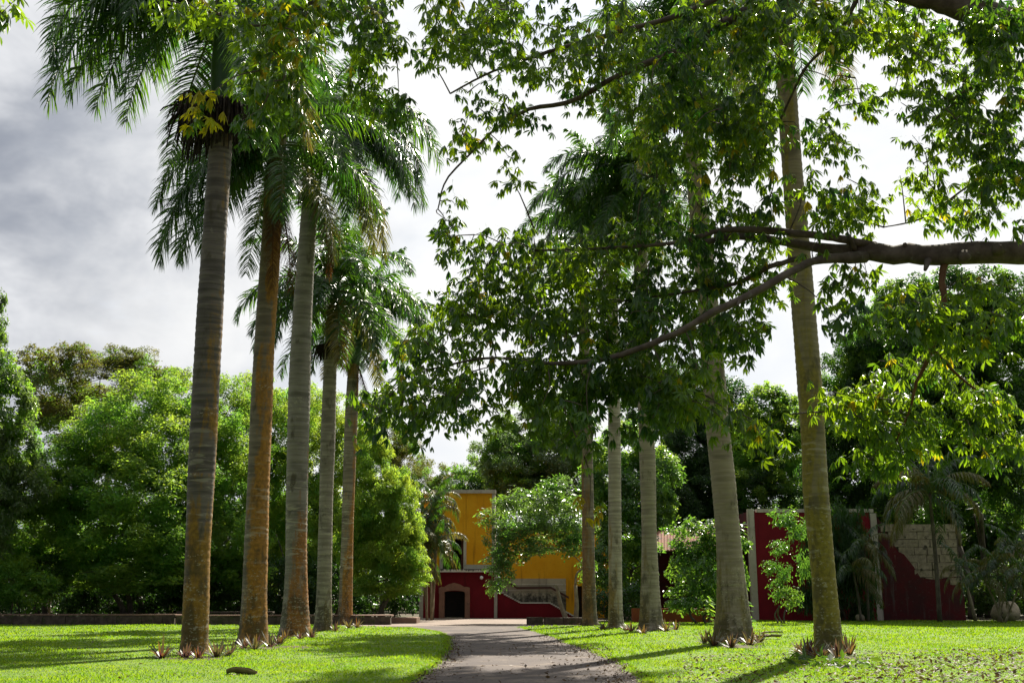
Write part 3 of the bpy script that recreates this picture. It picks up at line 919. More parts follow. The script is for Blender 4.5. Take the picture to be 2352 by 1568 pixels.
tree('feathery_tree', 'feathery yellow green tree with drooping tips left of the ochre tower', 'tree', 'c_yel', 75, 880,
     [(860, 1085, 60, 55, 1), (910, 1120, 50, 55, 0), (880, 1170, 75, 65, -0.5), (925, 1205, 50, 55, -1), (860, 1250, 85, 75), (920, 1270, 60, 55, -1.5), (955, 1300, 34, 34, -2), (890, 1330, 80, 42, -1), (830, 1190, 60, 80), (845, 1010, 55, 60, 2)], style='feather', group=GW, trunk_r=0.2, mat2='c_green')
tree('broadleaf_tree', 'distant olive tree rising behind the left end of the tower', 'tree', 'c_brown', 130, 960,
     [(975, 1115, 50, 46), (935, 1060, 60, 60, 4), (1030, 1105, 40, 40), (900, 1010, 50, 60, 6), (985, 1180, 60, 50)], group=GW, mat2='c_mid')
tree('broadleaf_tree', 'distant dark tree peeping over the tower parapet', 'tree', 'c_mid', 126, 1090,
     [(1075, 1105, 45, 42), (1125, 1095, 50, 50), (1010, 1150, 60, 40, 3), (1090, 1160, 60, 40)], group=GW, mat2='c_dark')
tree('broadleaf_tree', 'grey green tree with small leaves behind the tower', 'tree', 'c_grey', 104, 1200,
     [(1140, 1040, 60, 60), (1200, 985, 70, 60, 3), (1190, 1080, 80, 60, -1), (1260, 1040, 80, 70), (1300, 970, 70, 70, 2), (1330, 1080, 70, 80), (1250, 1130, 80, 60), (1160, 1120, 50, 40)], style='dense', group=GW, mat2='c_mid')
tree('glossy_tree', 'glossy small leaved tree with forked pale trunk before the stairs', 'tree', 'c_shiny', 72, 1322,
     [(1120, 1185, 30, 22, -0.5), (1135, 1290, 30, 24, -1.2), (1185, 1205, 60, 40, -1), (1260, 1180, 70, 50), (1145, 1240, 34, 30, -1), (1230, 1240, 80, 40), (1170, 1275, 46, 30, -0.5), (1320, 1205, 50, 50), (1150, 1318, 26, 28, -1), (1128, 1345, 14, 18, -1), (1210, 1150, 55, 36, 2), (1345, 1300, 20, 24), (1300, 1250, 50, 30), (1280, 1130, 50, 40, 1), (1170, 1160, 40, 30, 1)], bark='bark_pale', trunks=2, trunk_r=0.14, fork=0.95, mat2='c_grey', style='open')
tree('broadleaf_tree', 'bright light green tree behind the middle right palms', 'tree', 'c_shiny', 82, 1430,
     [(1400, 1090, 70, 70), (1460, 1140, 70, 60), (1390, 1170, 60, 60), (1440, 1220, 70, 60, -1), (1520, 1160, 42, 50, -1), (1390, 1290, 50, 60, -2), (1450, 1310, 50, 60, -1), (1440, 1020, 70, 60, 2), (1510, 1080, 60, 60, 1)], style='dense', group=GW, mat2='c_green')
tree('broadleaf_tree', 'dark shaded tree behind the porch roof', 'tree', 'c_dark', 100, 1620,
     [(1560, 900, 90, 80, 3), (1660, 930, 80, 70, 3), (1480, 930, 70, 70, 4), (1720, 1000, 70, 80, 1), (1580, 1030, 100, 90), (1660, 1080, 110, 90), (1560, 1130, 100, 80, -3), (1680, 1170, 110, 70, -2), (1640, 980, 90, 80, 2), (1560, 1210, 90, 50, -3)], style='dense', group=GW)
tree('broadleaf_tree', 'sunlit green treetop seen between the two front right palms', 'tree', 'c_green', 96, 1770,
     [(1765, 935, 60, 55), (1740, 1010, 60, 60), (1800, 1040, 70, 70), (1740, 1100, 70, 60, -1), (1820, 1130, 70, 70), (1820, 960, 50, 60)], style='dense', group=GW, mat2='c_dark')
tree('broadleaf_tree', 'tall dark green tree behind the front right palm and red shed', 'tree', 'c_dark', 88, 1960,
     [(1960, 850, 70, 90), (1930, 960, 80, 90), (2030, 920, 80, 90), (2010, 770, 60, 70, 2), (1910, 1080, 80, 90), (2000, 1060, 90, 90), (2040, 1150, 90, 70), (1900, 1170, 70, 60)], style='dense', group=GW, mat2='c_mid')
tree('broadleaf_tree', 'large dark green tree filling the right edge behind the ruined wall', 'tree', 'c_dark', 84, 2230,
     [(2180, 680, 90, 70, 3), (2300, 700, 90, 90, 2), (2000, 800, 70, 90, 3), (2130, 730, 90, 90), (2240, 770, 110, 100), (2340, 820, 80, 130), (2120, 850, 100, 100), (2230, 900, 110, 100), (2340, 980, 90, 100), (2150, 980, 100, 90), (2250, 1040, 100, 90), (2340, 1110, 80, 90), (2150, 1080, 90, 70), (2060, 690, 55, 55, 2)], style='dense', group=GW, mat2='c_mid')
tree('broadleaf_tree', 'dim green tree low behind the ruined wall', 'tree', 'c_mid', 94, 2250,
     [(2240, 1150, 90, 70), (2330, 1200, 80, 80), (2140, 1150, 80, 60), (2250, 1240, 80, 60, 3), (2340, 1290, 60, 60, 2), (2050, 1150, 70, 70, 3)], style='dense', group=GW, mat2='c_dark')
# shrubs
GS = 'shrubs at the foot of the woods'
tree('magnolia_shrub', 'shrub with large glossy leaves left of the flaring right palm', 'shrub', 'c_shiny', 70, 1620,
     [(1600, 1235, 60, 42), (1660, 1225, 50, 36), (1590, 1310, 55, 55), (1640, 1300, 60, 60), (1590, 1375, 60, 40), (1700, 1240, 24, 24), (1690, 1320, 26, 50)], 3.0, style='big', group=GS, trunk_r=0.07, trunks=3)
tree('lanky_shrub', 'thin lanky shrub with pale leaf tufts against the red wall', 'shrub', 'c_shiny', 70, 1800,
     [(1800, 1185, 30, 26), (1786, 1255, 20, 18), (1768, 1300, 18, 16), (1800, 1310, 18, 26), (1785, 1350, 20, 24), (1815, 1370, 22, 24), (1830, 1210, 24, 30), (1850, 1290, 20, 40)], style='open', group=GS, trunk_r=0.05, trunks=3)
tree('creeper_clump', 'dark hanging creeper smothering the gap between red walls', 'shrub', 'c_dark', 77, 1940,
     [(1930, 1190, 60, 60), (1900, 1270, 50, 80), (1960, 1270, 50, 90), (1880, 1350, 50, 60), (1950, 1380, 60, 50), (1870, 1210, 30, 40)], 3.4, style='drape', group=GS, trunk_r=0.06, trunks=3)
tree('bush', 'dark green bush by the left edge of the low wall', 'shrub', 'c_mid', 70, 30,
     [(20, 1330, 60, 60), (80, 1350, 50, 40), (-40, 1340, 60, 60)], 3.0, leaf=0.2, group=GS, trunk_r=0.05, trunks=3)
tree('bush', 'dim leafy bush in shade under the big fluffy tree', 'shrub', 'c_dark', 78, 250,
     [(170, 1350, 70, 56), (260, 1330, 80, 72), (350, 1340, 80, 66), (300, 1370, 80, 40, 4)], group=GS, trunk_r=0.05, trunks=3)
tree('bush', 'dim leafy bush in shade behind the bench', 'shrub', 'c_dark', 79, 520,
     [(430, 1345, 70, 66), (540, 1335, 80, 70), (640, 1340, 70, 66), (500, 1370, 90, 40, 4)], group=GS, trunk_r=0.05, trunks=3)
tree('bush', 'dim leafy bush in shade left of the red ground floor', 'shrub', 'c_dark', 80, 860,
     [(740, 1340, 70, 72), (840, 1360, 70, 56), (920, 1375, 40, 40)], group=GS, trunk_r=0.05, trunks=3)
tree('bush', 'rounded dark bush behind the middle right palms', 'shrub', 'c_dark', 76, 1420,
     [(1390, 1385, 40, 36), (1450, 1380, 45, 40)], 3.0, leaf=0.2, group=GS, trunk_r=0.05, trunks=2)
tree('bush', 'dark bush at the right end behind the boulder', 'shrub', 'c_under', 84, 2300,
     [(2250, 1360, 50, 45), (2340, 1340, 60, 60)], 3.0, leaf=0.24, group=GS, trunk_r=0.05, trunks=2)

# far woods closing the view, one uncountable mass
mb = MB()
for Yw, top, n, mt, y_s in ((97, 11.0, 90000, 0, 2.5), (118, 14.0, 50000, 0, 3.0), (138, 18.0, 36000, 1, 3.0)):
    x = RNG.uniform(-75, 85, n)
    if Yw < 100:
        x = x[(x < -12) | (x > 9)]
        n = len(x)
    hmax = top * (0.70 + 0.14 * np.sin(x * 0.11 + Yw) + 0.12 * np.sin(x * 0.31 + 2) + 0.06 * np.sin(x * 0.9))
    z = RNG.uniform(0, 1, n) ** 0.85 * hmax
    y = Yw + RNG.normal(0, y_s, n) + 2.0 * np.sin(x * 0.6) + 1.4 * np.sin(z * 1.3 + x)
    P = np.stack((x, y, z), 1)
    leaves_into(mb, P, unit(np.array((0, -0.3, 0.8)) + RNG.normal(0, 0.5, (n, 3))), 0.62, 0.4, mt)
mb.build('far_woods', [M['c_dark'], M['c_mid']], None, kind='stuff')
# bare stems standing in the shade of the woods
for (px_, Y, h, rr, lean), nm in zip(((110, 80, 6, 0.12, 0.5), (205, 82, 7, 0.16, -0.4), (392, 84, 6, 0.12, 0.3), (655, 80, 6, 0.1, 0.4), (905, 84, 5, 0.12, -0.2), (1880, 92, 9, 0.2, 0.2), (2270, 88, 8, 0.25, 0.1)),
                                     ('leaning bare tree stem under the leftmost dense crown', 'forked dark tree stem below the big fluffy tree', 'slim tree stem in shade left of the front palm', 'slim stem in shade between second and third left palms',
                                      'short stem in shade left of the red ground floor', 'stout stem behind the red shed', 'thick dark stem at right behind the ruined wall')):
    og = np.array((xx(px_, Y, 1405), Y, 0))
    o = thing('tree_stem', nm, 'tree', og, 'bare stems in the shade of the woods')
    mb = MB()
    mb.tube(spline([og, og + (lean * 0.3, 0, h * 0.5), og + (lean * 1.4, 0, h)], 9), np.linspace(rr * 1.2, rr * 0.7, 9), 8)
    mb.build('trunk', M['bark_pale'] if lean > 0.25 else M['bark_wood'], o, True, og)
    mb = MB()
    mb.tube(spline([og + (lean * 0.3, 0, h * 0.5), og + (-lean * 1.2, 0.2, h * 0.8), og + (-lean * 2.5, 0.4, h)], 7), np.linspace(rr * 0.6, rr * 0.3, 7), 6)
    mb.build('limb', M['bark_wood'], o, True, og)

# ------------------------------------------------------------------ palms
def frond_mesh(name, L, a0, bend, leaflet, seed, mats, nleaf=95, droop=0.75, plum=1.0, wid=0.019):
    """arching frond along +x from the origin; leaflets in two ranks and several planes, hanging"""
    rg = np.random.default_rng(seed)
    n = 26
    s = np.linspace(0, 1, n)
    th = a0 - bend * s ** 1.25
    dx, dz = np.cos(th), np.sin(th)
    step = L / (n - 1)
    px_ = np.concatenate(([0], np.cumsum((dx[1:] + dx[:-1]) / 2 * step)))
    pz_ = np.concatenate(([0], np.cumsum((dz[1:] + dz[:-1]) / 2 * step)))
    py_ = 0.12 * L * rg.normal() * 0.4 * s ** 2
    P = np.stack((px_, py_, pz_), 1)
    mb = MB()
    mb.tube(P, np.linspace(0.05, 0.007, n), 6, mat=1)
    tn = unit(np.gradient(P, axis=0))
    for side in (-1, 1):
        u = np.sort(rg.uniform(0.13, 1.0, nleaf))
        f = u * (n - 1)
        i = np.minimum(f.astype(int), n - 2)
        w1 = (f - i)[:, None]
        p = P[i] * (1 - w1) + P[i + 1] * w1
        t = unit(tn[i] * (1 - w1) + tn[i + 1] * w1)
        sd = np.array((0, side, 0.0))
        nr = unit(np.cross(t, np.tile(sd, (nleaf, 1)))) * -side
        nr *= np.sign(nr[:, 2:3] + 1e-6)
        ph = (rg.uniform(-0.55, 0.75, nleaf) * plum)[:, None]
        fw = (0.25 + 0.75 * u ** 2)[:, None]
        dr = unit(sd * np.cos(ph) + nr * np.sin(ph) + t * fw)
        ll = (leaflet * np.clip(np.sin(PI * np.clip(0.16 + 0.80 * u, 0, 1)) ** 0.6, 0.25, 1) * rg.uniform(0.8, 1.1, nleaf))[:, None]
        dp = (droop * rg.uniform(0.7, 1.3, nleaf))[:, None]
        wdir = unit(t + 0.4 * nr * rg.normal(0, 1, (nleaf, 1)))
        rows = []
        for q, wq in ((0.0, 0.55), (0.35, 1.0), (0.7, 0.75)):
            c_ = p + dr * ll * q * (1 - 0.25 * dp * q) + np.array((0, 0, -1.0)) * dp * ll * q ** 2 * 0.75
            rows += [c_ - wdir * wid * wq, c_ + wdir * wid * wq]
        rows.append(p + dr * ll * (1 - 0.25 * dp) + np.array((0, 0, -1.0)) * dp * ll * 0.75)
        v = np.stack(rows, 1).reshape(-1, 3)
        k = np.arange(nleaf)[:, None] * 7
        mb.add(v, np.vstack((k + np.array((0, 1, 3, 2)), k + np.array((2, 3, 5, 4)))), k + np.array((4, 5, 6)))
    return mb.mesh(name, mats)


FR = [M['frond'], M['rachis']]
FO = [M['frond_old'], M['rachis']]
frond_kinds = {}


def frond_set(key, L, leaflet, wid, nleaf):
    rings = [(1.35, 0.8), (1.15, 1.5), (0.95, 1.95), (0.7, 2.05), (0.4, 1.95), (0.1, 1.65), (-0.25, 1.25), (-0.65, 0.8)]
    frond_kinds[key] = [[frond_mesh('frond', L * random.uniform(0.93, 1.05), a + random.uniform(-0.06, 0.06), b * random.uniform(0.9, 1.12), leaflet, 100 + i * 7 + j, FO if i == 7 and j else FR, nleaf, 0.62, 1.0, wid)
                         for j in range(2)] for i, (a, b) in enumerate(rings)]


frond_set('near', 5.3, 1.15, 0.025, 150)
frond_set('far', 5.0, 1.10, 0.033, 115)
dead = frond_mesh('dead_frond', 4.2, -1.15, 0.45, 0.7, 77, [M['frond_dead'], M['frond_dead']], 110, 1.5, 0.8, 0.016)


def palm(label, Y, prof, shaft, tm, seed, kind='near', nf=17, fruit=None, fruit_mat='fruit', dead_dir=None, shaft_mat='shaft', skew=0.0, extra=()):
    """prof = (x, y, width) along the trunk as seen; shaft = (x, y, width) at the top of the green crown shaft"""
    b = G(prof[0][0], prof[0][1])
    og = np.array((W(prof[0][0], prof[0][1], Y)[0], Y, 0.0))
    root = thing('royal_palm', label, 'palm tree', og, 'royal palms lining the drive')
    pts, rad = [], []
    for x, y, wd in prof:
        p = W(x, y, Y)
        if not pts:
            p[2] = 0.0
        pts.append(p)
        rad.append(wd / 2 * scale_at(y, Y))
    pts[0][2] = -0.02
    n = int((pts[-1][2]) / 0.075)
    S = spline(np.column_stack((np.array(pts), rad)), n * 3)
    zg = np.linspace(S[0, 2], S[-1, 2], n)
    S = np.stack([np.interp(zg, S[:, 2], S[:, c]) for c in (0, 1, 2, 3)], 1)
    rg = np.random.default_rng(seed)
    rr = S[:, 3] * (1 + 0.028 * np.sin(zg * 0.9 + seed) * np.sin(zg * 0.37 + seed * 2) + 0.016 * np.sin(np.arange(n) * 2.1) + rg.normal(0, 0.007, n))
    mb = MB()
    mb.tube(S[:, :3], rr, 24)
    mb.build('trunk', tm, root, True, og)
    top = pts[-1]
    st = W(shaft[0], shaft[1], Y)
    ax = st - top
    mb = MB()
    f = np.linspace(0, 1, 12)
    r0, r1 = rad[-1], shaft[2] / 2 * scale_at(shaft[1], Y)
    mb.tube(top + ax * f[:, None], r0 * (1 - f) + r1 * f + 0.22 * r0 * np.sin(PI * np.clip(f * 1.6, 0, 1)), 18)
    mb.build('crown_shaft', M[shaft_mat], root, True, og)
    loc = st - og
    # spear leaf
    o = bpy.data.objects.new('spear_leaf', None) if False else None
    mb = MB()
    mb.tube([st, st + (0.05, 0, 1.0), st + (0.12, 0.05, 2.4)], [r1, 0.06, 0.01], 7)
    mb.build('spear_leaf', M['rachis'], root, True, og)
    K = frond_kinds[kind]
    nf += 8
    for i in range(nf):
        lv = int((i / nf) * 7.999)
        me = K[lv][(i + seed) % 2]
        fo = bpy.data.objects.new('frond', me)
        C.objects.link(fo)
        fo.parent = root
        fo.location = tuple(loc + np.array((0, 0, -0.02 * i)))
        fo.rotation_euler = (rg.normal(0, 0.06), rg.normal(0, 0.04), i * 2.399 + seed * 1.7 + skew)
        s_ = rg.uniform(0.92, 1.08)
        fo.scale = (s_, s_, s_)
    for lv, ang, es in extra:
        fo = bpy.data.objects.new('frond', K[lv][seed % 2])
        C.objects.link(fo)
        fo.parent = root
        fo.location = tuple(loc)
        fo.rotation_euler = (0, 0, R(ang))
        fo.scale = (es, es, es)
    if fruit:
        for ang, sz in fruit:
            mb = MB()
            a = R(ang)
            dirv = np.array((math.cos(a), math.sin(a), 0))
            c0 = top + dirv * r0 * 0.9 + np.array((0, 0, 0.02))
            for q in range(110):
                e = dirv * rg.uniform(0.15, 0.6) + rg.normal(0, 0.20, 3)
                e[2] = -rg.uniform(0.15, 1.0)
                e *= sz
                mb.tube(spline([c0, c0 + e * np.array((0.8, 0.8, 0.15)), c0 + e], 5), [0.035 * sz, 0.028 * sz, 0.024 * sz, 0.02 * sz, 0.012 * sz], 4, False)
            mb.build('fruit_cluster', M[fruit_mat], root, False, og)
    for ang in (dead_dir or ()):
        fo = bpy.data.objects.new('dead_frond', dead)
        C.objects.link(fo)
        fo.parent = root
        fo.location = tuple(top - og + np.array((0.25 * math.cos(R(ang)), 0.25 * math.sin(R(ang)), 0.1)))
        fo.rotation_euler = (0, 0, R(ang))
    return root, og


def yb(y):
    return G(CX, y)[1]


GREY, GREY2 = (0.25, 0.215, 0.175), (0.135, 0.115, 0.095)
OR = (0.24, 0.105, 0.016)
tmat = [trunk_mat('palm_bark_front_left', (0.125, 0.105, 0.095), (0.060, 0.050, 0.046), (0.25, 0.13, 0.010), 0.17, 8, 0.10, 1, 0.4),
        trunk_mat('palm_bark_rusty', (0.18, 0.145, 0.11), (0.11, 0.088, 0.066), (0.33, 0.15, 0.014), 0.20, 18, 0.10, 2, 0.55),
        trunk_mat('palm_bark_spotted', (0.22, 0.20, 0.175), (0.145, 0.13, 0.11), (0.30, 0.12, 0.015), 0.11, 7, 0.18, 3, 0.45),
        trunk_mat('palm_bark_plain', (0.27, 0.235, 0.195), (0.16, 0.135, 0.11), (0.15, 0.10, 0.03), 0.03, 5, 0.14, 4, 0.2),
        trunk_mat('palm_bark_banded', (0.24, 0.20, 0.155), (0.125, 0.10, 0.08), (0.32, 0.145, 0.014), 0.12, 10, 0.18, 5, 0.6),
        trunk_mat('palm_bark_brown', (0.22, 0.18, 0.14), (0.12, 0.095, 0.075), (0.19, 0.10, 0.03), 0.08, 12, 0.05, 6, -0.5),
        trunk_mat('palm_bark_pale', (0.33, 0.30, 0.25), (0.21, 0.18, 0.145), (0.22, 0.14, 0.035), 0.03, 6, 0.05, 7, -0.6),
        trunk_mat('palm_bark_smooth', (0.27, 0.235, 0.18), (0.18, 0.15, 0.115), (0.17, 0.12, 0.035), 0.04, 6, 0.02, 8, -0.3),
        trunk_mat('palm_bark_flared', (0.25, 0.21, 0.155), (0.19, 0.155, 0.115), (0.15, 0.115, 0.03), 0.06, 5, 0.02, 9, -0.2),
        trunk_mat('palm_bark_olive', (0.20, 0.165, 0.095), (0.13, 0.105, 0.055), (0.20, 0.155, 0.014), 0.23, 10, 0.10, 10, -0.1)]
palms = []
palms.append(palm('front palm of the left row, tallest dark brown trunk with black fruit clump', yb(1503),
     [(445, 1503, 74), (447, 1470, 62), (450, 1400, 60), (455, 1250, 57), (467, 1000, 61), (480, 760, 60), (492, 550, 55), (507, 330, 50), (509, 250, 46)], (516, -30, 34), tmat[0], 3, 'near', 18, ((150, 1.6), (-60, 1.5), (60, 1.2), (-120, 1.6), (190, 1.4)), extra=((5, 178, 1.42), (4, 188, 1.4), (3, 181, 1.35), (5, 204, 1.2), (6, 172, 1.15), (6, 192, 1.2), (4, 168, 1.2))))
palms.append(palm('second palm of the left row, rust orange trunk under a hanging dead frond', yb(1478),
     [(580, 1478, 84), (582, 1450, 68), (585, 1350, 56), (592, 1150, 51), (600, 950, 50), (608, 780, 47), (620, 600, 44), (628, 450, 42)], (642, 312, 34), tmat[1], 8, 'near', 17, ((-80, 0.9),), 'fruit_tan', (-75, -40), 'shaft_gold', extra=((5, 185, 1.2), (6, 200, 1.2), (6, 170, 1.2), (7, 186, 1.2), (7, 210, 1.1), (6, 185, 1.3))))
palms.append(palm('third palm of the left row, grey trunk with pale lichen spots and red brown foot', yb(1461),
     [(676, 1461, 78), (678, 1430, 66), (680, 1340, 54), (681, 1200, 49), (685, 1000, 50), (691, 800, 47), (702, 600, 40), (714, 450, 38)], (727, 285, 30), tmat[2], 5, 'near', 18, ((-100, 0.9),), 'fruit', (-30,), extra=((4, 0, 1.3), (5, 10, 1.3), (5, -25, 1.25), (4, 35, 1.2), (6, -10, 1.3), (3, -5, 1.3), (3, 20, 1.35), (6, -50, 1.1), (7, 5, 1.3), (7, -30, 1.25), (7, 30, 1.2))))  # lowest extra fronds take the old-leaf colour to paint in golden sunlight
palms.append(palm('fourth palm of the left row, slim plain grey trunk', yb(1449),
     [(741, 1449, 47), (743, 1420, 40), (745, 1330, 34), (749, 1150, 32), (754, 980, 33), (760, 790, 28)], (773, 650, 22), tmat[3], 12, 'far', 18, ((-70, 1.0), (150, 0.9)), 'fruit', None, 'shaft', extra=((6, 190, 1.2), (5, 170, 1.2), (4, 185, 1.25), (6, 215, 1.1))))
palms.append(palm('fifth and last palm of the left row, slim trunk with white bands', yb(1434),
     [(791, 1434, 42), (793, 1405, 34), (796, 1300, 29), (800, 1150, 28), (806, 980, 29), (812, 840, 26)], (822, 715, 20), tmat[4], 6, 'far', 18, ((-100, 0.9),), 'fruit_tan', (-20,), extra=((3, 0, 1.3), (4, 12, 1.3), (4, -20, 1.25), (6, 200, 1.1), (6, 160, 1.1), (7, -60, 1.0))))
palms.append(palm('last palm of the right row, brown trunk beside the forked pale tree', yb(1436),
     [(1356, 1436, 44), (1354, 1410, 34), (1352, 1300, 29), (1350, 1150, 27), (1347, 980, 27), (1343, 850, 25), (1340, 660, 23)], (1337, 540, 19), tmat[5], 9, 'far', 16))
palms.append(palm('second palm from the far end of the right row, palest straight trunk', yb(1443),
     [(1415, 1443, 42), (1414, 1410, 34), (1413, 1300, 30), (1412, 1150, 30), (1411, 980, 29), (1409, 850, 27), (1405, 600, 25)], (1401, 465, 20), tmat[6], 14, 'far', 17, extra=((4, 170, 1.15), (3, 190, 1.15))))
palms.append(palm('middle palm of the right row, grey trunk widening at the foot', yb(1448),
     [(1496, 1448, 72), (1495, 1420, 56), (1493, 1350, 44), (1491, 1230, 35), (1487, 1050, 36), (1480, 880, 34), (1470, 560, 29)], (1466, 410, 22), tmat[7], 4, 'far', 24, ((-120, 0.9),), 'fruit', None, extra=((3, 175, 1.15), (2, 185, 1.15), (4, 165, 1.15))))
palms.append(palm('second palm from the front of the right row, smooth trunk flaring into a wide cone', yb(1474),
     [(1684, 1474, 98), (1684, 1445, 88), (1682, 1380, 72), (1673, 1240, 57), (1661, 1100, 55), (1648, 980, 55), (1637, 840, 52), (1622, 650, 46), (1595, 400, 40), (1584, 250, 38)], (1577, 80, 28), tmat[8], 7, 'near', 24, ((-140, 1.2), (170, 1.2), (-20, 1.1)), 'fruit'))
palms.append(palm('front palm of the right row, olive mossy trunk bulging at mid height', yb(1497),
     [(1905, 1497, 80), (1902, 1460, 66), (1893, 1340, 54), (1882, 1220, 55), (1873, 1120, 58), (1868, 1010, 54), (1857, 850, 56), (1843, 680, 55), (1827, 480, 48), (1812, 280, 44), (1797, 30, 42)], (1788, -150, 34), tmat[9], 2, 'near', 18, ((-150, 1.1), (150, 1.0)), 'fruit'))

# coconut palm before the ruin, and clumping palms
frond_kinds['coco'] = [[frond_mesh('frond', 3.6, a, b, 0.75, 300 + i, FO if i % 2 else FR, 60, 1.2, 0.5, 0.03)] for i, (a, b) in enumerate(((1.3, 1.2), (1.0, 1.9), (0.7, 2.1), (0.35, 2.0), (-0.1, 1.5), (-0.5, 1.0)))]


def small_palm(name, label, Y, base, stems, key, scale, nf, trunk_r, mat='bark_wood', group=None, seed=0):
    og = np.array((xx(base[0], Y, base[1]), Y, 0))
    root = thing(name, label, 'palm tree', og, group)
    rg = np.random.default_rng(seed)
    for tx, ty, dY in stems:
        p = W(tx, ty, Y + dY)
        mb = MB()
        foot = og + (rg.normal(0, 0.15) * (len(stems) > 1), dY * 0.5, 0)
        mb.tube(spline([foot, (foot + p) / 2 + (0.05, 0, 0.1), p], 10), np.linspace(trunk_r * 1.3, trunk_r * 0.8, 10), 8)
        mb.build('trunk', M[mat], root, True, og)
        for i in range(nf):
            K = frond_kinds[key]
            lv = int(i / nf * len(K) * 0.999)
            fo = bpy.data.objects.new('frond', K[lv][0])
            C.objects.link(fo)
            fo.parent = root
            fo.location = tuple(p - og)
            fo.rotation_euler = (rg.normal(0, 0.08), rg.normal(0, 0.08), i * 2.399 + rg.uniform(0, 1))
            s_ = scale * rg.uniform(0.85, 1.1)
            fo.scale = (s_, s_, s_)
    return root


small_palm('coconut_palm', 'coconut palm with drooping yellowish fronds before the ruined wall', 74, (2158, 1415), ((2135, 1130, 0),), 'coco', 1.25, 20, 0.13, seed=4)
small_palm('areca_palm', 'clumping palm with arching fronds beside the ochre tower', 80, (985, 1420), ((985, 1190, 0), (1003, 1250, -1.5), (965, 1270, -0.5), (1000, 1150, 1), (975, 1225, -1)), 'coco', 0.72, 16, 0.07, 'bark_pale', seed=6)
small_palm('areca_palm', 'clumping palm with dark arching fronds at the far right', 72, (2300, 1415), ((2290, 1300, 0), (2330, 1260, 1), (2350, 1320, -1), (2260, 1330, 0)), 'coco', 0.72, 11, 0.06, 'bark_pale', seed=9)
small_palm('areca_palm', 'small palm with hanging dark fronds left of the ruined wall', 75.5, (1985, 1418), ((1985, 1250, 0), (1960, 1310, -0.5)), 'coco', 0.8, 11, 0.07, seed=13)
small_palm('areca_palm', 'leaning pale stemmed palm between ruined wall and right edge', 77, (2240, 1415), ((2205, 1300, 0),), 'coco', 0.6, 10, 0.10, 'bark_pale', seed=15)

# ------------------------------------------------------------------ the big broadleaf tree whose boughs hang into the view
oc = np.array((9.2, 13.2, 0.0))
ceiba = thing('silk_cotton_tree', 'large foreground tree with hand-shaped leaves and boughs reaching in from the right', 'tree', oc)
mb = MB()
tp = spline([oc, oc + (0.05, 0, 3), oc + (0.0, 0.2, 6.5), oc + (-0.4, 0.6, 11), oc + (-0.8, 1.5, 17)], 24)
mb.tube(tp, np.linspace(0.62, 0.22, 24), 16)
mb.build('trunk', M['bark_dark'], ceiba, True, oc)
nodes, nrad = [], []


def limb(pts, mat='bark_dark', n=36, sides=12, name='limb', world=False):
    """pts: (x, y, Y, width in photo pixels)"""
    Pw = np.array([np.concatenate((W(x, y, Y), [wd / 2 * scale_at(y, Y)])) for x, y, Y, wd in pts])
    S = spline(Pw, n)
    S[:, :3] += RNG.normal(0, 0.10, (n, 3)) * S[:, 3:4]
    S[:, 3] *= 1 + RNG.normal(0, 0.05, n)
    m_ = MB()
    m_.tube(S[:, :3], np.maximum(S[:, 3], 0.004), sides)
    m_.build(name, M[mat], ceiba, True, oc)
    for s in S:
        nodes.append(s[:3])
        nrad.append(s[3])
    return S


def joint(z, X=9.2, Y=13.3):
    x, y, _ = project(np.array((X, Y, z)))
    return float(x), float(y)


jx, jy = joint(5.3)
limb([(jx, jy, 13.3, 75), (2560, 600, 13.4, 62), (2352, 580, 13.5, 52), (2150, 582, 13.7, 50), (2010, 582, 14.0, 44), (1900, 572, 14.2, 26), (1780, 552, 14.5, 19), (1700, 543, 14.8, 18), (1600, 560, 15.2, 12)])
limb([(2010, 566, 14.0, 20), (1930, 548, 13.9, 18), (1850, 538, 14.0, 17), (1750, 528, 14.2, 17), (1650, 530, 14.4, 13), (1560, 556, 14.6, 10), (1400, 570, 15, 7), (1230, 575, 15.3, 5)])
limb([(1985, 588, 14.0, 30), (1880, 598, 13.7, 21), (1820, 622, 13.4, 18), (1740, 668, 13.3, 20), (1640, 716, 13.3, 18), (1560, 762, 13.4, 16), (1470, 800, 13.6, 14), (1380, 826, 13.9, 12), (1260, 834, 14.2, 9), (1120, 822, 14.6, 6), (980, 850, 15.0, 4)])
limb([(1850, 590, 14.1, 14), (1770, 612, 14.3, 12), (1690, 650, 14.6, 10), (1580, 670, 15, 7), (1440, 690, 15.3, 5)])
limb([(2172, 590, 13.8, 20), (2164, 640, 13.6, 15), (2168, 690, 13.5, 14), (2156, 740, 13.45, 14), (2140, 800, 13.4, 12), (2124, 842, 13.4, 10), (2104, 880, 13.4, 8), (2090, 940, 13.4, 6), (2060, 1010, 13.4, 4)], 'bark_red')
limb([(2140, 800, 13.4, 8), (2210, 870, 13.5, 6), (2280, 920, 13.6, 4)], 'bark_red')
jx, jy = joint(9.2)
limb([(jx, jy, 13.6, 100), (2500, 130, 13.3, 82), (2352, 62, 13.2, 72), (2200, 10, 13.2, 60), (2060, -22, 13.3, 48), (1900, -60, 13.5, 40), (1700, -110, 13.8, 30)])
limb([(1900, -60, 13.6, 30), (1758, 0, 13.9, 24), (1660, 55, 14.1, 22), (1568, 112, 14.3, 18), (1424, 172, 14.6, 13), (1314, 232, 14.9, 11), (1214, 252, 15.1, 9), (1134, 300, 15.3, 7), (1084, 350, 15.4, 5), (1024, 415, 15.6, 4), (1006, 480, 15.7, 3)])
limb([(1780, -80, 13.9, 18), (1600, 20, 14.2, 14), (1414, 76, 14.5, 11), (1309, 105, 14.7, 9), (1184, 145, 15.0, 7), (1109, 175, 15.2, 5), (1034, 215, 15.4, 4)])
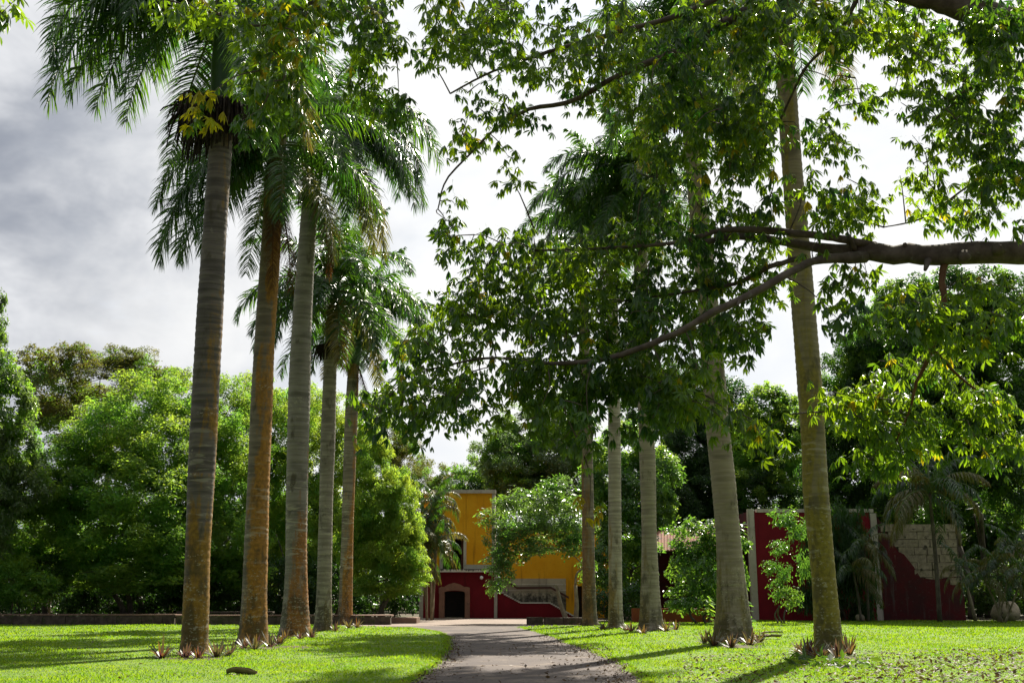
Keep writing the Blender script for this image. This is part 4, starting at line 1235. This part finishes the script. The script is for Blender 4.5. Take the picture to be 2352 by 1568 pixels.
limb([(1980, -40, 13.5, 12), (1958, 20, 13.6, 10), (1918, 90, 13.8, 8), (1848, 160, 14.0, 7), (1780, 300, 14.4, 5), (1700, 420, 14.7, 4)])
limb([(2352, 160, 13.6, 12), (2300, 175, 13.8, 10), (2200, 220, 14.2, 8), (2130, 300, 14.6, 5)])
limb([(2400, 420, 13.6, 10), (2300, 380, 13.9, 8), (2220, 430, 14.2, 5), (2120, 500, 14.4, 4), (2030, 522, 14.5, 3)])
limb([(1700, -110, 13.8, 22), (1400, -100, 13.4, 20), (1100, -70, 13.0, 16), (900, -30, 12.6, 13), (760, -10, 12.2, 10), (690, 20, 12.0, 8), (600, 60, 11.8, 6), (520, 40, 11.6, 4), (420, 10, 11.5, 4), (250, -30, 11.4, 4), (60, -40, 11.2, 3)])
# unseen upper crown, added above the view to shade the central leaves
uz = [limb([(joint(12.5)[0], joint(12.5)[1], 13.9, 60), (2000, -350, 16, 40), (1700, -420, 18.5, 24), (1400, -380, 20, 12)]),
      limb([(joint(14)[0], joint(14)[1], 14.4, 50), (2200, -420, 17, 34), (1950, -430, 20, 18), (1800, -350, 22, 10)]),
      limb([(joint(11)[0], joint(11)[1], 13.8, 50), (1900, -240, 15, 30), (1500, -260, 16, 18), (1200, -230, 17, 10)])]
for x, y, Y, r_k, L_k in ((2290, 568, 13.38, 0.05, 0.03), (2215, 592, 13.42, 0.05, 0.02), (2080, 566, 13.75, 0.03, 0.06), (2130, 604, 13.6, 0.03, 0.22), (1960, 565, 13.9, 0.025, 0.2), (1700, 690, 13.25, 0.018, 0.14), (2300, 30, 13.0, 0.06, 0.06)):
    p_ = W(x, y, Y)
    dk = np.array((-0.4, -0.6, 0.5 if y < 580 else -0.6)) / 1.0
    m_ = MB()
    m_.tube([p_ - dk * 0.08, p_, p_ + dk * L_k * 0.6, p_ + dk * L_k], [r_k * 1.7, r_k * 1.3, r_k, r_k * 0.7], 9)
    m_.build('knot', M['bark_dark'], ceiba, True, oc)
nodes = [np.array(a) for a in nodes]

# leaf templates: leaflets round a hub, hanging like a half-shut umbrella
def leaf_template(seed, nl, ln, droop):
    rg = np.random.default_rng(seed)
    v, f = [(0, 0, 0)], []
    for i in range(nl):
        a = -2.2 + 4.4 * i / (nl - 1) + rg.normal(0, 0.07)
        l = ln * (1.0 - 0.28 * abs(a) / 2.2) * rg.uniform(0.9, 1.08)
        e = -droop * rg.uniform(0.8, 1.2)
        d = np.array((math.cos(a) * math.cos(e), math.sin(a) * math.cos(e), math.sin(e)))
        sdv = np.array((-math.sin(a), math.cos(a), 0))
        dn = np.array((0, 0, -1.0))
        wv = l * 0.15
        k = len(v)
        c1 = d * l * 0.42 + dn * l * 0.02
        c2 = d * l * 0.72 + dn * l * 0.07
        up = np.array((0, 0, l * 0.05))
        v += [tuple(c1 + sdv * wv * 0.85 + up), tuple(c1), tuple(c1 - sdv * wv * 0.85 + up), tuple(c2 + sdv * wv * 0.92 + up), tuple(c2 - sdv * wv * 0.92 + up), tuple(d * l + dn * l * 0.17)]
        f += [(0, k, k + 1), (0, k + 1, k + 2), (k, k + 3, k + 1), (k + 1, k + 4, k + 2), (k + 1, k + 3, k + 5), (k + 1, k + 5, k + 4)]
    # leaf stalk
    k = len(v)
    v += [(-0.004, 0.004, 0.0), (-0.07, 0.003, 0.045), (-0.07, -0.003, 0.045)]
    f += [(0, k + 1, k + 2)]
    return np.array(v), np.array(f)


TPL = [leaf_template(i, nl, ln, dr) for i, (nl, ln, dr) in enumerate(((7, 0.155, 0.85), (6, 0.165, 1.05), (7, 0.14, 0.6), (5, 0.17, 1.15), (7, 0.16, 0.95), (6, 0.15, 0.45), (6, 0.13, 1.2), (4, 0.15, 0.9)))]
BL = [  # x, y, rx, ry, clusters, nearest Y, farthest Y
    (1130, 230, 110, 190, 24, 14.2, 16.5), (1000, 70, 60, 80, 9, 13, 16), (1240, 80, 190, 90, 44, 13.2, 16.5), (1080, 30, 90, 40, 10, 13, 16),
    (1470, 150, 170, 140, 64, 13, 17), (1660, 150, 140, 160, 70, 13, 17), (1640, 380, 150, 150, 62, 13.5, 17), (1530, 300, 110, 110, 24, 14, 17),
    (1915, 330, 80, 220, 40, 13, 16.5), (1735, 330, 45, 200, 14, 13, 16.5), (1910, 60, 90, 60, 22, 12.8, 15), (1735, 50, 70, 60, 16, 12.6, 15),
    (2210, 190, 150, 170, 72, 12.6, 15.4), (2310, 420, 60, 130, 26, 12.4, 14.6), (2150, 440, 110, 80, 16, 13.6, 15.5), (2060, 60, 70, 60, 18, 13, 16), (2290, 90, 70, 80, 24, 12, 14),
    (1070, 560, 60, 100, 12, 14.8, 16), (1090, 680, 80, 80, 26, 14.6, 16.5), (1260, 640, 160, 120, 66, 14.4, 17), (1480, 640, 190, 140, 92, 14.3, 17.5),
    (1290, 800, 220, 110, 88, 13.9, 16.8), (1540, 790, 160, 110, 60, 13.7, 16.5), (970, 850, 110, 100, 36, 13.6, 16), (920, 980, 60, 70, 12, 13.6, 15.5), (850, 920, 50, 70, 8, 14, 16),
    (1150, 920, 130, 70, 26, 13.6, 16), (1430, 930, 150, 60, 30, 13, 15.5), (1330, 1010, 60, 50, 6, 13.4, 15), (1600, 900, 80, 60, 14, 13, 15),
    (1720, 590, 110, 100, 28, 14.2, 16.5), (1740, 730, 60, 110, 12, 13.6, 15.5), (1700, 980, 60, 50, 8, 12.8, 14.5), (1930, 650, 70, 50, 8, 13.6, 15),
    (2110, 900, 170, 90, 42, 13.3, 14.9), (2040, 1020, 110, 60, 17, 13.2, 14.5), (2270, 980, 90, 90, 21, 13.2, 14.7), (2050, 720, 130, 70, 18, 12.3, 13.2), (2250, 720, 110, 90, 22, 12.3, 13.3), (1930, 950, 60, 60, 7, 13.2, 14),
    (640, 80, 80, 100, 24, 11.0, 12.6), (600, 230, 80, 70, 15, 11, 12.4), (440, 20, 80, 40, 9, 10.8, 12), (445, 235, 30, 18, 2, 11, 11.4), (0, 35, 30, 36, 3, 10.8, 11.6), (830, 50, 100, 70, 20, 12, 13.6), (880, 190, 60, 110, 10, 12.6, 14.5), (690, 20, 60, 30, 6, 11, 12.4),
    (1345, 1165, 18, 12, 1, 14.0, 14.1)]
centers = []
for x, y, rx, ry, n, Ya, Yb_ in BL:
    for _ in range(max(1, int(n * (1.05 if y < 560 else 0.95) + 0.5))):
        r_, a_ = math.sqrt(random.random()), random.uniform(0, 2 * PI)
        centers.append(W(x + rx * r_ * math.cos(a_) * 1.05, y + ry * r_ * math.sin(a_) * 1.05, random.uniform(Ya, Yb_)))
n_seen = len(centers)
for _ in range(1350):                       # unseen crown added above the view: shades the centre, leaves the lower right sunlit
    zc_ = random.uniform(12.6, 17.5)
    Yc_ = random.uniform(15, 24)
    if CAM_H + 0.60 * Yc_ > zc_:
        zc_ = CAM_H + 0.60 * Yc_ + random.uniform(0.2, 3.5)
    centers.append(np.array((random.uniform(-2.0, 6.5), Yc_, zc_)))
for _ in range(60):
    centers.append(np.array((random.uniform(7, 12), random.uniform(7, 12), random.uniform(7, 15))))
centers = np.array(centers)
# twigs: each leaf cluster hangs on the nearest bough or on a cluster nearer to one
N = np.array(nodes)
NR = np.array(nrad)
tw = MB()
dist = np.array([np.min(np.linalg.norm(N - c, axis=1)) for c in centers])
order = np.argsort(dist)
allP = list(N)
allD = [0.0] * len(N)
PA = np.zeros((len(N) + len(centers), 3))
PA[:len(N)] = N
PD = np.zeros(len(PA))
cnt = len(N)
twig_dir = np.zeros((len(centers), 3))
for ci in order:
    c = centers[ci]
    dd = np.linalg.norm(PA[:cnt] - c, axis=1)
    j = int(np.argmin(dd + 0.35 * PD[:cnt]))
    a = PA[j]
    L_ = dd[j]
    mid = (a + c) / 2 + np.array((random.gauss(0, 0.06), random.gauss(0, 0.06), 0.10 * min(L_, 1.5)))
    r0 = 0.007 + 0.006 * min(L_, 1.5)
    tw.tube(spline([a, mid, c], 5), np.linspace(r0, 0.0035, 5), 4, False)
    twig_dir[ci] = (c - mid) / (np.linalg.norm(c - mid) + 1e-6)
    PA[cnt] = c
    PD[cnt] = PD[j] + L_
    cnt += 1
tw.build('twigs', M['bark_dark'], ceiba, False, oc, 'stuff')

Lpos, Lrot, Ltpl, Lscl, Lyel, Lseen = [], [], [], [], [], []
yspots = [(640, 80, 70, 0.22), (700, 60, 40, 0.3), (445, 235, 40, 0.7), (1345, 1165, 30, 0.9), (560, 90, 60, 0.12)]
for ci, c in enumerate(centers):
    far_ = ci >= n_seen
    nl = random.randint(6, 10) if far_ else random.randint(8, 14)
    cxp, cyp, _ = project(c)
    py_ = 0.018
    for (sx_, sy_, sr_, pr_) in yspots:
        if (cxp - sx_) ** 2 + (cyp - sy_) ** 2 < sr_ * sr_:
            py_ = pr_
    for q in range(nl):
        az = q * 2.4 + random.uniform(-0.4, 0.4)
        rad_ = random.uniform(0.04, 0.25)
        p = c + np.array((math.cos(az) * rad_, math.sin(az) * rad_, random.uniform(-0.24, 0.14))) - twig_dir[ci] * random.uniform(0, 0.22)
        Lpos.append(p)
        Lrot.append((random.gauss(0, 0.32), 0.2 + random.gauss(0, 0.32), az))
        Ltpl.append(random.randrange(len(TPL)))
        Lscl.append(random.uniform(0.62, 1.18) * (1.7 if far_ else 1.0))
        Lyel.append(random.random() < py_)
        Lseen.append(not far_)
Lpos = np.array(Lpos)
sx, sy, sf = project(Lpos)
size_px = np.array(Lscl) / sf
vis = np.array(Lseen) & (sx > 5) & (sx < 2347) & (sy > 5) & (sy < 1400)
key = np.where(vis, size_px, 0)
single = set(np.argsort(-key)[:300].tolist())
from mathutils import Euler
tmesh = {}
for ti, (v, f) in enumerate(TPL):
    for yl in (False, True):
        m_ = MB()
        m_.add(v, None, f)
        tmesh[(ti, yl)] = m_.mesh('leaf', M['ceiba_yellow'] if yl else M['ceiba'])
rest = MB()
for i in range(len(Lpos)):
    if i in single:
        o = bpy.data.objects.new('leaf', tmesh[(Ltpl[i], bool(Lyel[i]))])
        C.objects.link(o)
        o.parent = ceiba
        o.location = tuple(Lpos[i] - oc)
        o.rotation_euler = Lrot[i]
        o.scale = (Lscl[i],) * 3
    else:
        v, f = TPL[Ltpl[i]]
        m3 = np.array(Euler(Lrot[i]).to_matrix()) * Lscl[i]
        if not Lseen[i]:
            f = f[f[:, 0] == 0]              # plain leaflets where nobody sees their shape
        rest.add(v @ m3.T + Lpos[i], None, f, 1 if Lyel[i] else 0)
rest.build('leaves', [M['ceiba'], M['ceiba_yellow']], ceiba, False, oc, 'stuff')

# ------------------------------------------------------------------ plants and small things on the ground
def strap_plant(label, p, size, n, mat_bias, group, seed, name='strap_leaved_plant'):
    rg = np.random.default_rng(seed)
    og = np.array((p[0], p[1], 0.0))
    mb = MB()
    for i in range(n):
        a = i * 2.4 + rg.uniform(-0.3, 0.3)
        el = rg.uniform(0.35, 1.35)
        L = size * rg.uniform(0.65, 1.15)
        d = np.array((math.cos(a) * math.cos(el), math.sin(a) * math.cos(el), math.sin(el)))
        sd = np.array((-math.sin(a), math.cos(a), 0))
        b = og + np.array((math.cos(a), math.sin(a), 0)) * 0.04
        wd = 0.028 * (0.6 + size)
        rows = []
        for q, ww in ((0, 0.7), (0.35, 1.0), (0.7, 0.75)):
            c = b + d * L * q + np.array((0, 0, -1)) * 0.28 * L * q * q * math.cos(el)
            rows += [c - sd * wd * ww, c + sd * wd * ww]
        tip = b + d * L + np.array((0, 0, -1)) * 0.28 * L * math.cos(el)
        rows.append(tip)
        mb.add(rows, [(0, 1, 3, 2), (2, 3, 5, 4)], [(4, 5, 6)], 0 if rg.uniform() > mat_bias else 1)
    o = mb.build(name, [M['purple'], M['rust']], None, False, og)
    tag(o, label, 'plant', group)
    return o


GP = 'purple strap-leaved plants at the palm feet'
PL = [  # x, y, size px, label
    (372, 1512, 34, 'large dark purple plant left of the front left palm foot'),
    (425, 1512, 26, 'purple plant pressed against the left side of the front left palm foot'),
    (455, 1513, 24, 'low reddish plant right before the front left palm foot'),
    (498, 1510, 32, 'purple and orange plant right of the front left palm foot'),
    (525, 1506, 26, 'grey leaved plant midway between first and second left palms'),
    (562, 1490, 25, 'small pale plant left before the second left palm foot'),
    (585, 1492, 28, 'reddish plant right before the second left palm foot'),
    (620, 1486, 26, 'dark plant right of the second left palm foot'),
    (640, 1482, 24, 'purple plant on bare soil between second and third left palms'),
    (655, 1468, 20, 'orange tinted plant at the left side of the third left palm foot'),
    (690, 1468, 18, 'low plant before the third left palm foot'),
    (715, 1464, 20, 'rusty plant between the third and fourth left palms'),
    (770, 1450, 16, 'rusty plant right of the fourth left palm foot'),
    (800, 1442, 17, 'rusty plant before the fifth left palm foot'),
    (820, 1441, 16, 'pale rusty plant right of the fifth left palm foot'),
    (1640, 1484, 30, 'brown plant left of the cone-footed right palm'),
    (1618, 1478, 24, 'greyish plant farthest left of the cone-footed right palm'),
    (1680, 1488, 24, 'low brown plant before the cone-footed right palm'),
    (1722, 1482, 28, 'reddish plant right of the cone-footed right palm'),
    (1745, 1478, 24, 'brown plant beside the dry palm sheath'),
    (1855, 1506, 36, 'large rusty plant left of the front right palm foot'),
    (1880, 1512, 30, 'dark plant before the front right palm foot'),
    (1925, 1512, 30, 'purple plant right before the front right palm foot'),
    (1950, 1506, 34, 'grey purple plant right of the front right palm foot'),
    (1838, 1504, 26, 'rust red plant farthest left of the front right palm'),
    (1450, 1450, 18, 'rusty plant left of the middle right palm foot'),
    (1478, 1455, 16, 'small rusty plant before the middle right palm foot'),
    (1530, 1450, 20, 'orange plant right of the middle right palm foot'),
    (1552, 1446, 18, 'orange plant in the grass right of the middle right palm'),
    (1385, 1446, 16, 'small plant between the two far right palms'),
    (1438, 1448, 16, 'small rusty plant right of the palest right palm foot')]
for i, (x, y, s, lb) in enumerate(PL):
    p = G(x, y)
    strap_plant(lb, p, s * scale_at(y, p[1]) * 1.7, 26, 0.15 if x < 640 else 0.42, GP, 900 + i)

# saplings by the cone-footed palm, cut leaves by the front right palm
for (x, y, h, lb) in ((1630, 1470, 105, 'pale green sapling left of the cone-footed right palm'), (1722, 1466, 100, 'young green sapling right of the cone-footed right palm')):
    p = G(x, y)
    og = np.array((p[0], p[1], 0))
    o = thing('sapling', lb, 'plant', og, 'saplings by the cone-footed palm')
    H = h * scale_at(y, p[1])
    mb = MB()
    st_ = spline([og, og + (0.05, 0, H * 0.5), og + (-0.04, 0, H * 0.95)], 8)
    mb.tube(st_, np.linspace(0.016, 0.007, 8), 6)
    mb.build('stem', M['rachis'], o, True, og)
    mb = MB()
    n = 26
    f = RNG.uniform(0.25, 1.0, n)
    Pp = np.stack([np.interp(f, np.linspace(0, 1, 8), st_[:, c]) for c in range(3)], 1)
    leaves_into(mb, Pp, unit(np.array((0, 0, 1.0)) + RNG.normal(0, 0.4, (n, 3))), 0.30, 0.3, 0, 0.36)
    mb.build('leaves', M['c_green'], o, False, og, 'stuff')
mb = MB()
n = 130
ang = RNG.uniform(0, 2 * PI, n)
p0 = G(1900, 1527)
P = np.stack((p0[0] + RNG.normal(0, 0.55, n), p0[1] + RNG.normal(0, 0.9, n), RNG.uniform(0.02, 0.16, n)), 1)
leaves_into(mb, P, unit(np.array((0, 0, 1.0)) + RNG.normal(0, 0.5, (n, 3))), 0.28, 0.1, 0, 0.4)
o = mb.build('leaf_pile', M['c_under'], None, kind='stuff')

# dry palm sheaths lying on the grass
def sheath(label, p, L, wd, ang, curl, seed, tilt=0.0):
    rg = np.random.default_rng(seed)
    og = np.array((p[0], p[1], 0.02))
    mb = MB()
    n, m = 9, 7
    v = []
    for i in range(n):
        f = i / (n - 1)
        w_ = wd * (0.6 + 0.5 * math.sin(PI * (0.15 + 0.7 * f)))
        for j in range(m):
            t = (j / (m - 1) - 0.5) * curl
            x, y, z = (f - 0.5) * L, w_ * math.sin(t), w_ * (1 - math.cos(t)) * 0.9 + tilt * f + 0.05 * math.sin(f * 5) * (abs(f - 0.5) * 2)
            v.append((og[0] + x * math.cos(ang) - y * math.sin(ang), og[1] + x * math.sin(ang) + y * math.cos(ang), 0.025 + z + rg.normal(0, 0.006)))
    v = np.array(v)
    v2 = v + np.array((0, 0, 0.018))
    q = [(i * m + j, i * m + j + 1, (i + 1) * m + j + 1, (i + 1) * m + j) for i in range(n - 1) for j in range(m - 1)]
    mb.add(v, q, None, 0)
    mb.add(v2, [tuple(reversed(a)) for a in q], None, 1)
    edge = [j for j in range(m)] + [i * m + m - 1 for i in range(1, n)] + [(n - 1) * m + j for j in range(m - 2, -1, -1)] + [i * m for i in range(n - 2, 0, -1)]
    ev = np.vstack((v[edge], v2[edge]))
    k = len(edge)
    mb.add(ev, [(i, (i + 1) % k, k + (i + 1) % k, k + i) for i in range(k)], None, 0)
    o = mb.build('palm_sheath', [M['dry_sheath'], M['dry_dark']], None, True, og)
    tag(o, label, 'palm sheath', 'dry palm sheaths on the lawn')


sheath('curled dry brown palm sheath lying alone on the left lawn', G(555, 1549), 0.62, 0.14, 0.08, 2.6, 1)
sheath('long dry grey palm sheath lying right of the cone-footed palm', G(1758, 1468), 1.25, 0.30, 0.25, 1.5, 2, 0.12)
sheath('short dry palm sheath leaning behind the long grey one', G(1772, 1456), 0.95, 0.28, 0.02, 1.1, 3, 0.10)

mb = MB()
for x, y, rx_, ry_ in ((670, 1486, 0.95, 0.5), (600, 1489, 0.6, 0.35), (1690, 1484, 0.9, 0.7), (1900, 1510, 0.8, 0.7), (450, 1512, 0.8, 0.5)):
    p = G(x, y)
    n = 26
    a_ = np.linspace(0, 2 * PI, n, endpoint=False)
    k_ = 1 + 0.25 * np.sin(3 * a_ + x) + RNG.normal(0, 0.08, n)
    ring_ = np.stack((p[0] + rx_ * k_ * np.cos(a_), p[1] + ry_ * 2 * k_ * np.sin(a_), np.full(n, 0.016)), 1)
    mb.add(np.vstack(([[p[0], p[1], 0.05]], ring_)), None, [(0, i + 1, (i + 1) % n + 1) for i in range(n)])
mb.build('bare_soil', M['soil'], None, kind='stuff')

# stones
def rock(name, label, p, r, squash, mat, seed, cat='rock'):
    rg = np.random.default_rng(seed)
    n, m = 10, 14
    v = []
    og = np.array((p[0], p[1], 0.0))
    ph = rg.uniform(0, 6, 6)
    for i in range(n):
        t = PI * i / (n - 1)
        for j in range(m):
            a = 2 * PI * j / m
            k = 1 + 0.10 * math.sin(2 * a + ph[0]) * math.sin(t) + 0.08 * math.sin(3 * a + ph[1]) * math.sin(2 * t) + 0.05 * math.sin(5 * t + ph[2])
            v.append(og + np.array((r * k * math.sin(t) * math.cos(a), r * k * math.sin(t) * math.sin(a), r * squash * (0.85 + k * math.cos(t)))))
    mb = MB()
    mb.add(v, [(i * m + j, i * m + (j + 1) % m, (i + 1) * m + (j + 1) % m, (i + 1) * m + j) for i in range(n - 1) for j in range(m)])
    o = mb.build(name, M[mat], None, True, og)
    tag(o, label, cat)


rock('boulder', 'rounded pale boulder at the right edge of the lawn', (xx(2310, 76, 1410), 76), 0.95, 0.75, 'block', 3)
rock('stone', 'small pale stone on the grass before the red shed', (xx(1975, 76, 1410), 76), 0.34, 0.8, 'block', 5)
mb = MB()
og = np.array((xx(1975, 78, 1410), 78.0, 0))
mb.box(og[0] - 0.55, og[0] - 0.05, 78, 78.4, 0, 0.95, jitter=0.02)
tag(mb.build('stone_post', M['block_dark'], None, origin=og), 'short squared stone post leaning in shade left of the ruined wall', 'post')

# fallen leaves
mb = MB()


def litter(n, poly_px, size, zlo=0.012):
    poly = [G(x, y)[:2] for x, y in poly_px]
    a = np.array(poly)
    x = RNG.uniform(a[:, 0].min(), a[:, 0].max(), n)
    y = RNG.uniform(a[:, 1].min(), a[:, 1].max(), n)
    k = inside(x, y, a)
    x, y = x[k], y[k]
    n = len(x)
    P = np.stack((x, y, RNG.uniform(zlo, zlo + 0.05, n)), 1)
    leaves_into(mb, P, unit(np.array((0, 0, 1.0)) + RNG.normal(0, 0.35, (n, 3))), size, 0.0, 0, 0.5)


litter(4200, [(1500, 1600), (1560, 1510), (2352, 1490), (2352, 1600)], 0.11, 0.03)
litter(2200, [(1900, 1600), (2050, 1520), (2352, 1500), (2352, 1600)], 0.13, 0.03)
litter(500, [(1400, 1600), (1370, 1510), (1330, 1480), (1400, 1490), (1500, 1600)], 0.10)
litter(260, [(930, 1600), (1040, 1480), (1300, 1480), (1430, 1600)], 0.10)
litter(160, [(940, 1600), (1025, 1505), (1050, 1480), (1060, 1505), (985, 1600)], 0.10)
litter(200, [(0, 1600), (0, 1480), (900, 1480), (900, 1600)], 0.10, 0.03)
for _rt, og_ in palms:
    n = 70
    a_ = RNG.uniform(0, 2 * PI, n)
    r_ = RNG.uniform(0.35, 1.3, n)
    P = np.stack((og_[0] + np.cos(a_) * r_, og_[1] + np.sin(a_) * r_, RNG.uniform(0.02, 0.07, n)), 1)
    leaves_into(mb, P, unit(np.array((0, 0, 1.0)) + RNG.normal(0, 0.4, (n, 3))), 0.15, 0.0, 0, 0.4)
mb.build('fallen_leaves', M['litter'], None, kind='stuff')
print('crown leaves', LEAF_TOTAL, 'broad leaves', len(Lpos), 'tris', sum(len(m.polygons) for m in bpy.data.meshes))

# tufts creeping over the edges of the drive, and debris gathered along them
mb = MB()
for E, sg in ((EL, -1), (ER, 1)):
    k = E[:, 1] > 19
    P0 = spline(E[k], 900)
    for rep_ in range(9):
        n = len(P0)
        off = np.abs(RNG.normal(0, 0.10, n)) * -sg * (0.4 + 0.9 * np.abs(np.sin(P0[:, 1] * 1.7 + rep_ * 0.2)))
        b = np.stack((P0[:, 0] + off + sg * 0.05, P0[:, 1] + RNG.normal(0, 0.05, n), np.full(n, 0.006)), 1)
        a_ = RNG.uniform(0, 2 * PI, n)
        sd = np.stack((np.cos(a_), np.sin(a_), np.zeros(n)), 1) * 0.012
        tp_ = b + np.stack((RNG.normal(0, 0.05, n), RNG.normal(0, 0.05, n), RNG.uniform(0.02, 0.08, n)), 1)
        i = np.arange(n)[:, None] * 3
        mb.add(np.stack((b - sd, b + sd, tp_), 1).reshape(-1, 3), None, i + np.array((0, 1, 2)))
mb.build('edge_grass', M['grass'], None, kind='stuff')
mb = MB()
for E, sg, w_, n in ((EL, 1, 0.30, 900), (ER, -1, 0.55, 1500)):
    k = (E[:, 1] > 19) & (E[:, 1] < 48)
    P0 = spline(E[k], n)
    off = np.abs(RNG.normal(0, w_, n)) * sg - sg * 0.06
    P = np.stack((P0[:, 0] + off, P0[:, 1] + RNG.normal(0, 0.1, n), RNG.uniform(0.008, 0.03, n)), 1)
    leaves_into(mb, P, unit(np.array((0, 0, 1.0)) + RNG.normal(0, 0.35, (n, 3))), 0.085, 0.0, 0, 0.5)
mb.build('drive_edge_litter', M['litter'], None, kind='stuff')
